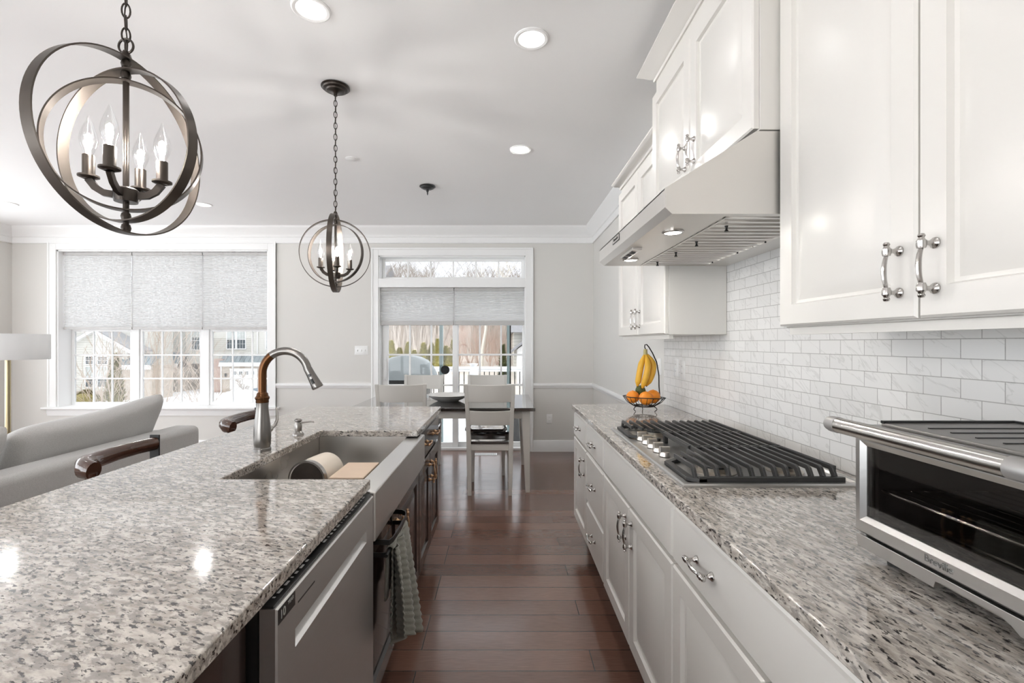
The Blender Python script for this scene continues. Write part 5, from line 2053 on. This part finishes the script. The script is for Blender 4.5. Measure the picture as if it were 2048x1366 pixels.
def porch_roof(parent, x0, x1, y0, y1, z0, z1, hip=0.0):
    """sloping standing-seam roof: low front edge y0,z0, high back y1,z1."""
    m = MB()
    m.hexa([(x0, y0, z0), (x1, y0, z0), (x1, y1, z1), (x0 - hip, y1, z1), (x0, y0, z0 - .05), (x1, y0, z0 - .05), (x1, y1, z1 - .05), (x0 - hip, y1, z1 - .05)])
    n = int((x1 - x0) / .42)
    for i in range(n + 1):
        xx = x0 + (x1 - x0) * i / n
        xh = xx if i else xx - hip
        m.hexa([(xx - .02, y0, z0 + .04), (xx + .02, y0, z0 + .04), (xh + .02 - .5, y1, z1 + .04), (xh - .02 - .5, y1, z1 + .04), (xx - .02, y0, z0 - .02), (xx + .02, y0, z0 - .02), (xh + .02 - .5, y1, z1 - .02), (xh - .02 - .5, y1, z1 - .02)])
    m.build('metal_roof', ROOFM, parent, smooth=False)
    MB().box(x0 - .05, x1, y0 - .06, y0 + .08, z0 - .36, z0 + .0).build('fascia', HWHITE, parent)


hB = thing('townhouse', 'cream-sided townhouse with a blue-grey porch roof, garage and red brick, in the right window panel', 'house', (-22.5, 46, GZ))
MB().box(-27.3, -12, 44.6, 54, GZ, 6.0).build('siding_wall', SIDING, hB)
MB().prism([(44.0, 6.0), (55, 6.0), (49.5, 9.5)], 'x', -27.6, -11.7).build('roof', SHING, hB)
porch_roof(hB, -25.85, -12, 42.9, 44.7, -.45, .30, .6)
MB().box(-25.75, -12, 43.0, 44.6, GZ, -.5).build('stone_wall', STONE, hB)
MB().box(-26.6, -25.76, 43.3, 44.6, GZ, -.15).build('brick_side_wall', BRICKR, hB)
garage(hB, -24.75, -22.55, GZ, -1.15, 42.98)
garage(hB, -20.2, -17.8, GZ, -1.15, 42.98)
MB().tube([(-25.7, 42.92, -.5), (-25.7, 42.92, GZ)], .06, 8).build('downspout', HWHITE, hB)
MB().lathe([(0, 0), (.07, 0), (.10, .22), (.06, .30), (0, .34)], (-25.25, 42.85, -1.75), 10).build('wall_lantern', BLACK, hB)
hwin(hB, -26.2, -24.3, .72, 2.62, 44.6, 3, 2, .52, 2)
hwin(hB, -22.5, -20.8, .72, 2.45, 44.6, 3, 2, .9, 1)
hwin(hB, -18.9, -17.0, .72, 2.62, 44.6, 3, 2, .5, 2)
MB().tube([(-23.2, 44.5, 6), (-23.2, 44.5, .3)], .05, 6).build('corner_board', HWHITE, hB)

hC = thing('townhouse', 'cream-sided townhouse with twig-covered porch recess and grey porch roof, in the middle window panel', 'house', (-31, 47, GZ))
MB().box(-36.0, -27.35, 45.2, 55, -.15, 6.0).build('siding_wall', SIDING, hC)
MB().prism([(44.6, 6.0), (56, 6.0), (50.3, 9.5)], 'x', -36.2, -27.4).build('roof', SHING, hC)
MB().box(-30.2, -27.36, 44.9, 45.19, -.65, 2.9).build('bay_siding', SIDING, hC)
MB().box(-36, -29.9, 45.0, 55, GZ, -.16).build('stone_wall', STONE, hC)
porch_roof(hC, -36, -29.9, 43.2, 45.1, -.55, .45)
MB().box(-36, -29.9, 43.3, 44.98, GZ, -.95).build('porch_wall', STONE, hC)
garage(hC, -33.9, -31.55, GZ, -1.45, 43.28)
MB().box(-29.85, -27.36, 46.5, 46.6, GZ, -.16).build('recess_wall', BRICKR, hC)
dd_ = MB().box(-29.0, -27.7, 46.40, 46.49, GZ + .6, -.7).build('entry_door', mat('charcoal_door', (0.06, 0.065, 0.07), 0.5), hC)
MB().box(-28.05, -27.98, 46.37, 46.40, GZ + .6, -.7).build('door_trim', HWHITE, dd_)
hwin(hC, -29.75, -27.95, .62, 2.50, 44.9, 3, 2, .35, 2)
hwin(hC, -34.4, -32.2, .62, 2.5, 45.2, 3, 2, .9, 1)

hA = thing('house', 'cream gabled house with a large white-framed window group, in the left window panel', 'house', (-34, 40, GZ))
MB().box(-48, -30.0, 40.0, 42.8, GZ, 5.6).build('siding_wall', SIDING, hA)
MB().prism([(39.6, 5.6), (42.9, 5.6), (41.2, 7.2)], 'x', -48.4, -29.8).build('roof', SHING, hA)
MB().prism([(-36.2, GZ), (-30.3, GZ), (-30.3, .75), (-32.95, 2.25), (-36.2, .42)], 'y', 38.0, 39.99).build('gable_wall', SIDING, hA)
gt = MB()
for (xa, za), (xb, zb) in (((-32.95, 2.45), (-29.9, .72)), ((-32.95, 2.45), (-36.6, .38))):
    gt.hexa([(xa, 37.7, za), (xb, 37.7, zb), (xb, 39.99, zb), (xa, 39.99, za), (xa, 37.7, za - .26), (xb, 37.7, zb - .26), (xb, 39.99, zb - .26), (xa, 39.99, za - .26)])
gt.build('gable_trim', HWHITE, hA)
gr_ = MB()
for (xa, za), (xb, zb) in (((-32.95, 2.56), (-29.7, .72)), ((-32.95, 2.56), (-36.8, .36))):
    gr_.hexa([(xa, 37.85, za), (xb, 37.85, zb), (xb, 39.99, zb), (xa, 39.99, za), (xa, 37.85, za - .10), (xb, 37.85, zb - .10), (xb, 39.99, zb - .10), (xa, 39.99, za - .10)])
gr_.build('gable_roof', SHING, hA)
for k in range(2):
    xa = -33.75 + k * .98
    hwin(hA, xa, xa + .94, -2.30, -.52, 38.0, 3, 2, .6, 1)
    hwin(hA, xa, xa + .94, -.45, .30, 38.0, 3, 1, 0, 1)
MB().box(-36.2, -30.3, 37.93, 38.0, GZ, -2.55).build('stone_base', STONE, hA)
porch_roof(hA, -30.9, -27.9, 37.2, 38.6, -.42, .30)
MB().box(-30.25, -28.0, 37.35, 39.9, GZ, -.50).build('porch_wall', STONE, hA)
MB().tube([(-30.28, 37.30, -.6), (-30.28, 37.30, GZ)], .06, 8).build('downspout', HWHITE, hA)
gv = MB()
for z_ in range(5):
    gv.box(-31.6 + z_ * .03, -30.75 + z_ * .0, 37.97, 38.01, .20 + z_ * .06, .235 + z_ * .06)
gv.build('gable_vent', SHING, hA)

hD = thing('house', 'white gabled neighbour house at the right edge of the sliding door view', 'house', (4, 27, -2.6))
MB().box(.62, 9, 25.5, 33, -3.2, 2.0).build('siding_wall', SIDING, hD)
MB().prism([(25.0, 1.9), (33.5, 1.9), (29.2, 4.6)], 'x', .40, 9.3).build('roof', SHING, hD)
MB().prism([(.75, -3.2), (5.2, -3.2), (5.2, 1.0), (2.97, 2.75), (.75, 1.0)], 'y', 24.0, 25.49).build('gable_wall', HWHITE, hD)
gt = MB()
for (xa, za), (xb, zb) in (((2.97, 2.95), (.45, .95)), ((2.97, 2.95), (5.5, .95))):
    gt.hexa([(xa, 23.7, za), (xb, 23.7, zb), (xb, 25.49, zb), (xa, 25.49, za), (xa, 23.7, za - .12), (xb, 23.7, zb - .12), (xb, 25.49, zb - .12), (xa, 25.49, za - .12)])
gt.build('gable_roof', SHING, hD)
garage(hD, .98, 4.9, -2.2, .48, 23.98)

# planting and snow in front of the houses
t1 = shrub_mesh(31, 5.6, .9, 9, .010).build('multi_stem_tree', TWIG, smooth=False)
tag(t1, 'tan leafless multi-stem tree in the middle window panel, before the garage', 'tree', 'multi-stem trees before the houses')
t1.location = (-15.7, 21.5, GZ)
for (x, y, s, lab, rz) in ((-17.0, 20.5, .70, 'leaning tan leafless multi-stem tree at the right of the left window panel', 1.2),
                           (-14.3, 22.5, .62, 'low tan leafless multi-stem bush at the right of the middle window panel', 2.9)):
    c = t1.copy()
    COL.objects.link(c)
    c.location = (x, y, GZ)
    c.scale = (s * 1.3, s * 1.3, s)
    c.rotation_euler = (0, 0, rz)
    c['label'] = lab
conifer('cone_evergreen', 'olive-brown cone-shaped evergreen before the gabled house', 'evergreen', 14, 3.7, .68, EVB, (-27.2, 33, GZ - .03), None, 1800, .22)
hg = conifer_mesh(17, .8, .9, 1200, .16)
for i in range(len(hg.v)):
    x, y, z_ = hg.v[i]
    hg.v[i] = (x * 1.5, y * .6, min(z_, .9) * 1.05)
hg.lathe([(0, 0), (.9, 0), (.85, .4), (.4, .62), (0, .66)], (0, 0, 0), 14)
o = hg.build('hedge', EVB, smooth=False)
tag(o, 'low clipped olive hedge at the foot of the gabled house', 'hedge')
o.location = (-32.2, 36.4, GZ)
st_ = tree_mesh(77, 2.3, .035, 3, .8, 4, .012).build('young_tree', BARK, smooth=False)
tag(st_, 'young leafless tree standing before the white garage door', 'tree')
st_.location = (-20.05, 36.2, GZ)
for i, (x, y, rx, ry, hh, lab) in enumerate(((-18.9, 34.2, 1.9, 1.1, 1.15, 'tall snow pile before the young tree and the garage'), (-21.2, 34.8, 1.5, 1.0, .75, 'low snow pile at the left of the right window panel'),
                                             (-22.6, 35.4, 1.2, .9, .7, 'snow pile at the foot of the middle window panel'), (-16.6, 33.6, 1.6, 1.0, .9, 'snow pile in front of the parked car'))):
    m = MB()
    n, k_ = 28, 9
    rr_ = random.Random(40 + i)
    ph = [rr_.uniform(0, 6.28) for _ in range(4)]
    rings = []
    for j in range(k_ + 1):
        v = j / k_
        rad = cos(v * pi / 2) ** .9 + 1e-3
        rings.append([(x + rx * rad * cos(2 * pi * a / n) * (1 + .16 * sin(3 * 2 * pi * a / n + ph[0]) + .07 * sin(7 * 2 * pi * a / n + ph[1])), y + ry * rad * sin(2 * pi * a / n) * (1 + .12 * sin(2 * 2 * pi * a / n + ph[2])),
                       GZ - .02 + hh * sin(v * pi / 2) * (1 + .10 * sin(5 * 2 * pi * a / n + ph[3]) * (1 - v))) for a in range(n)])
    m.loops(rings)
    tag(m.build('snow_pile', SNOW, ang=60), lab, 'snow pile', 'snow piles by the street')

# parked car
cr = thing('car', 'silver-blue parked car before the townhouse, mostly behind the faucet', 'car', (-18.4, 39, GZ))
CARP = mat('silver_blue_paint', (0.30, 0.36, 0.41), 0.25, 0.6, coat=.6)
bx0 = -20.6
body = [(0, .35), (.02, .62), (.25, .82), (1.15, .95), (1.9, 1.38), (3.1, 1.42), (3.9, 1.02), (4.45, .92), (4.5, .40), (4.2, .28), (.2, .28)]
rings = []
for yy, k_ in ((38.12, .93), (38.22, 1.0), (39.78, 1.0), (39.88, .93)):
    rings.append([(bx0 + 2.2 + (a - 2.2) * (k_ * .5 + .5), yy, GZ + b * (k_ * .3 + .7)) for a, b in body])
MB().loops(rings).build('car_body', CARP, cr, ang=35)
gw = MB()
for yy in (38.105, 39.87):
    gw.prism([(bx0 + 1.32, GZ + 1.0), (bx0 + 1.95, GZ + 1.32), (bx0 + 3.0, GZ + 1.34), (bx0 + 3.6, GZ + 1.02)], 'y', yy, yy + .03)
gw.build('side_windows', HPANE, cr)
for wx in (.85, 3.6):
    for yy in (38.10, 39.70):
        wv = MB().lathe([(0, 0), (.32, 0), (.33, .03), (.33, .17), (.32, .20), (0, .20)], (bx0 + wx, yy, GZ + .33), 24, 'y').build('wheel', BLACK, cr)
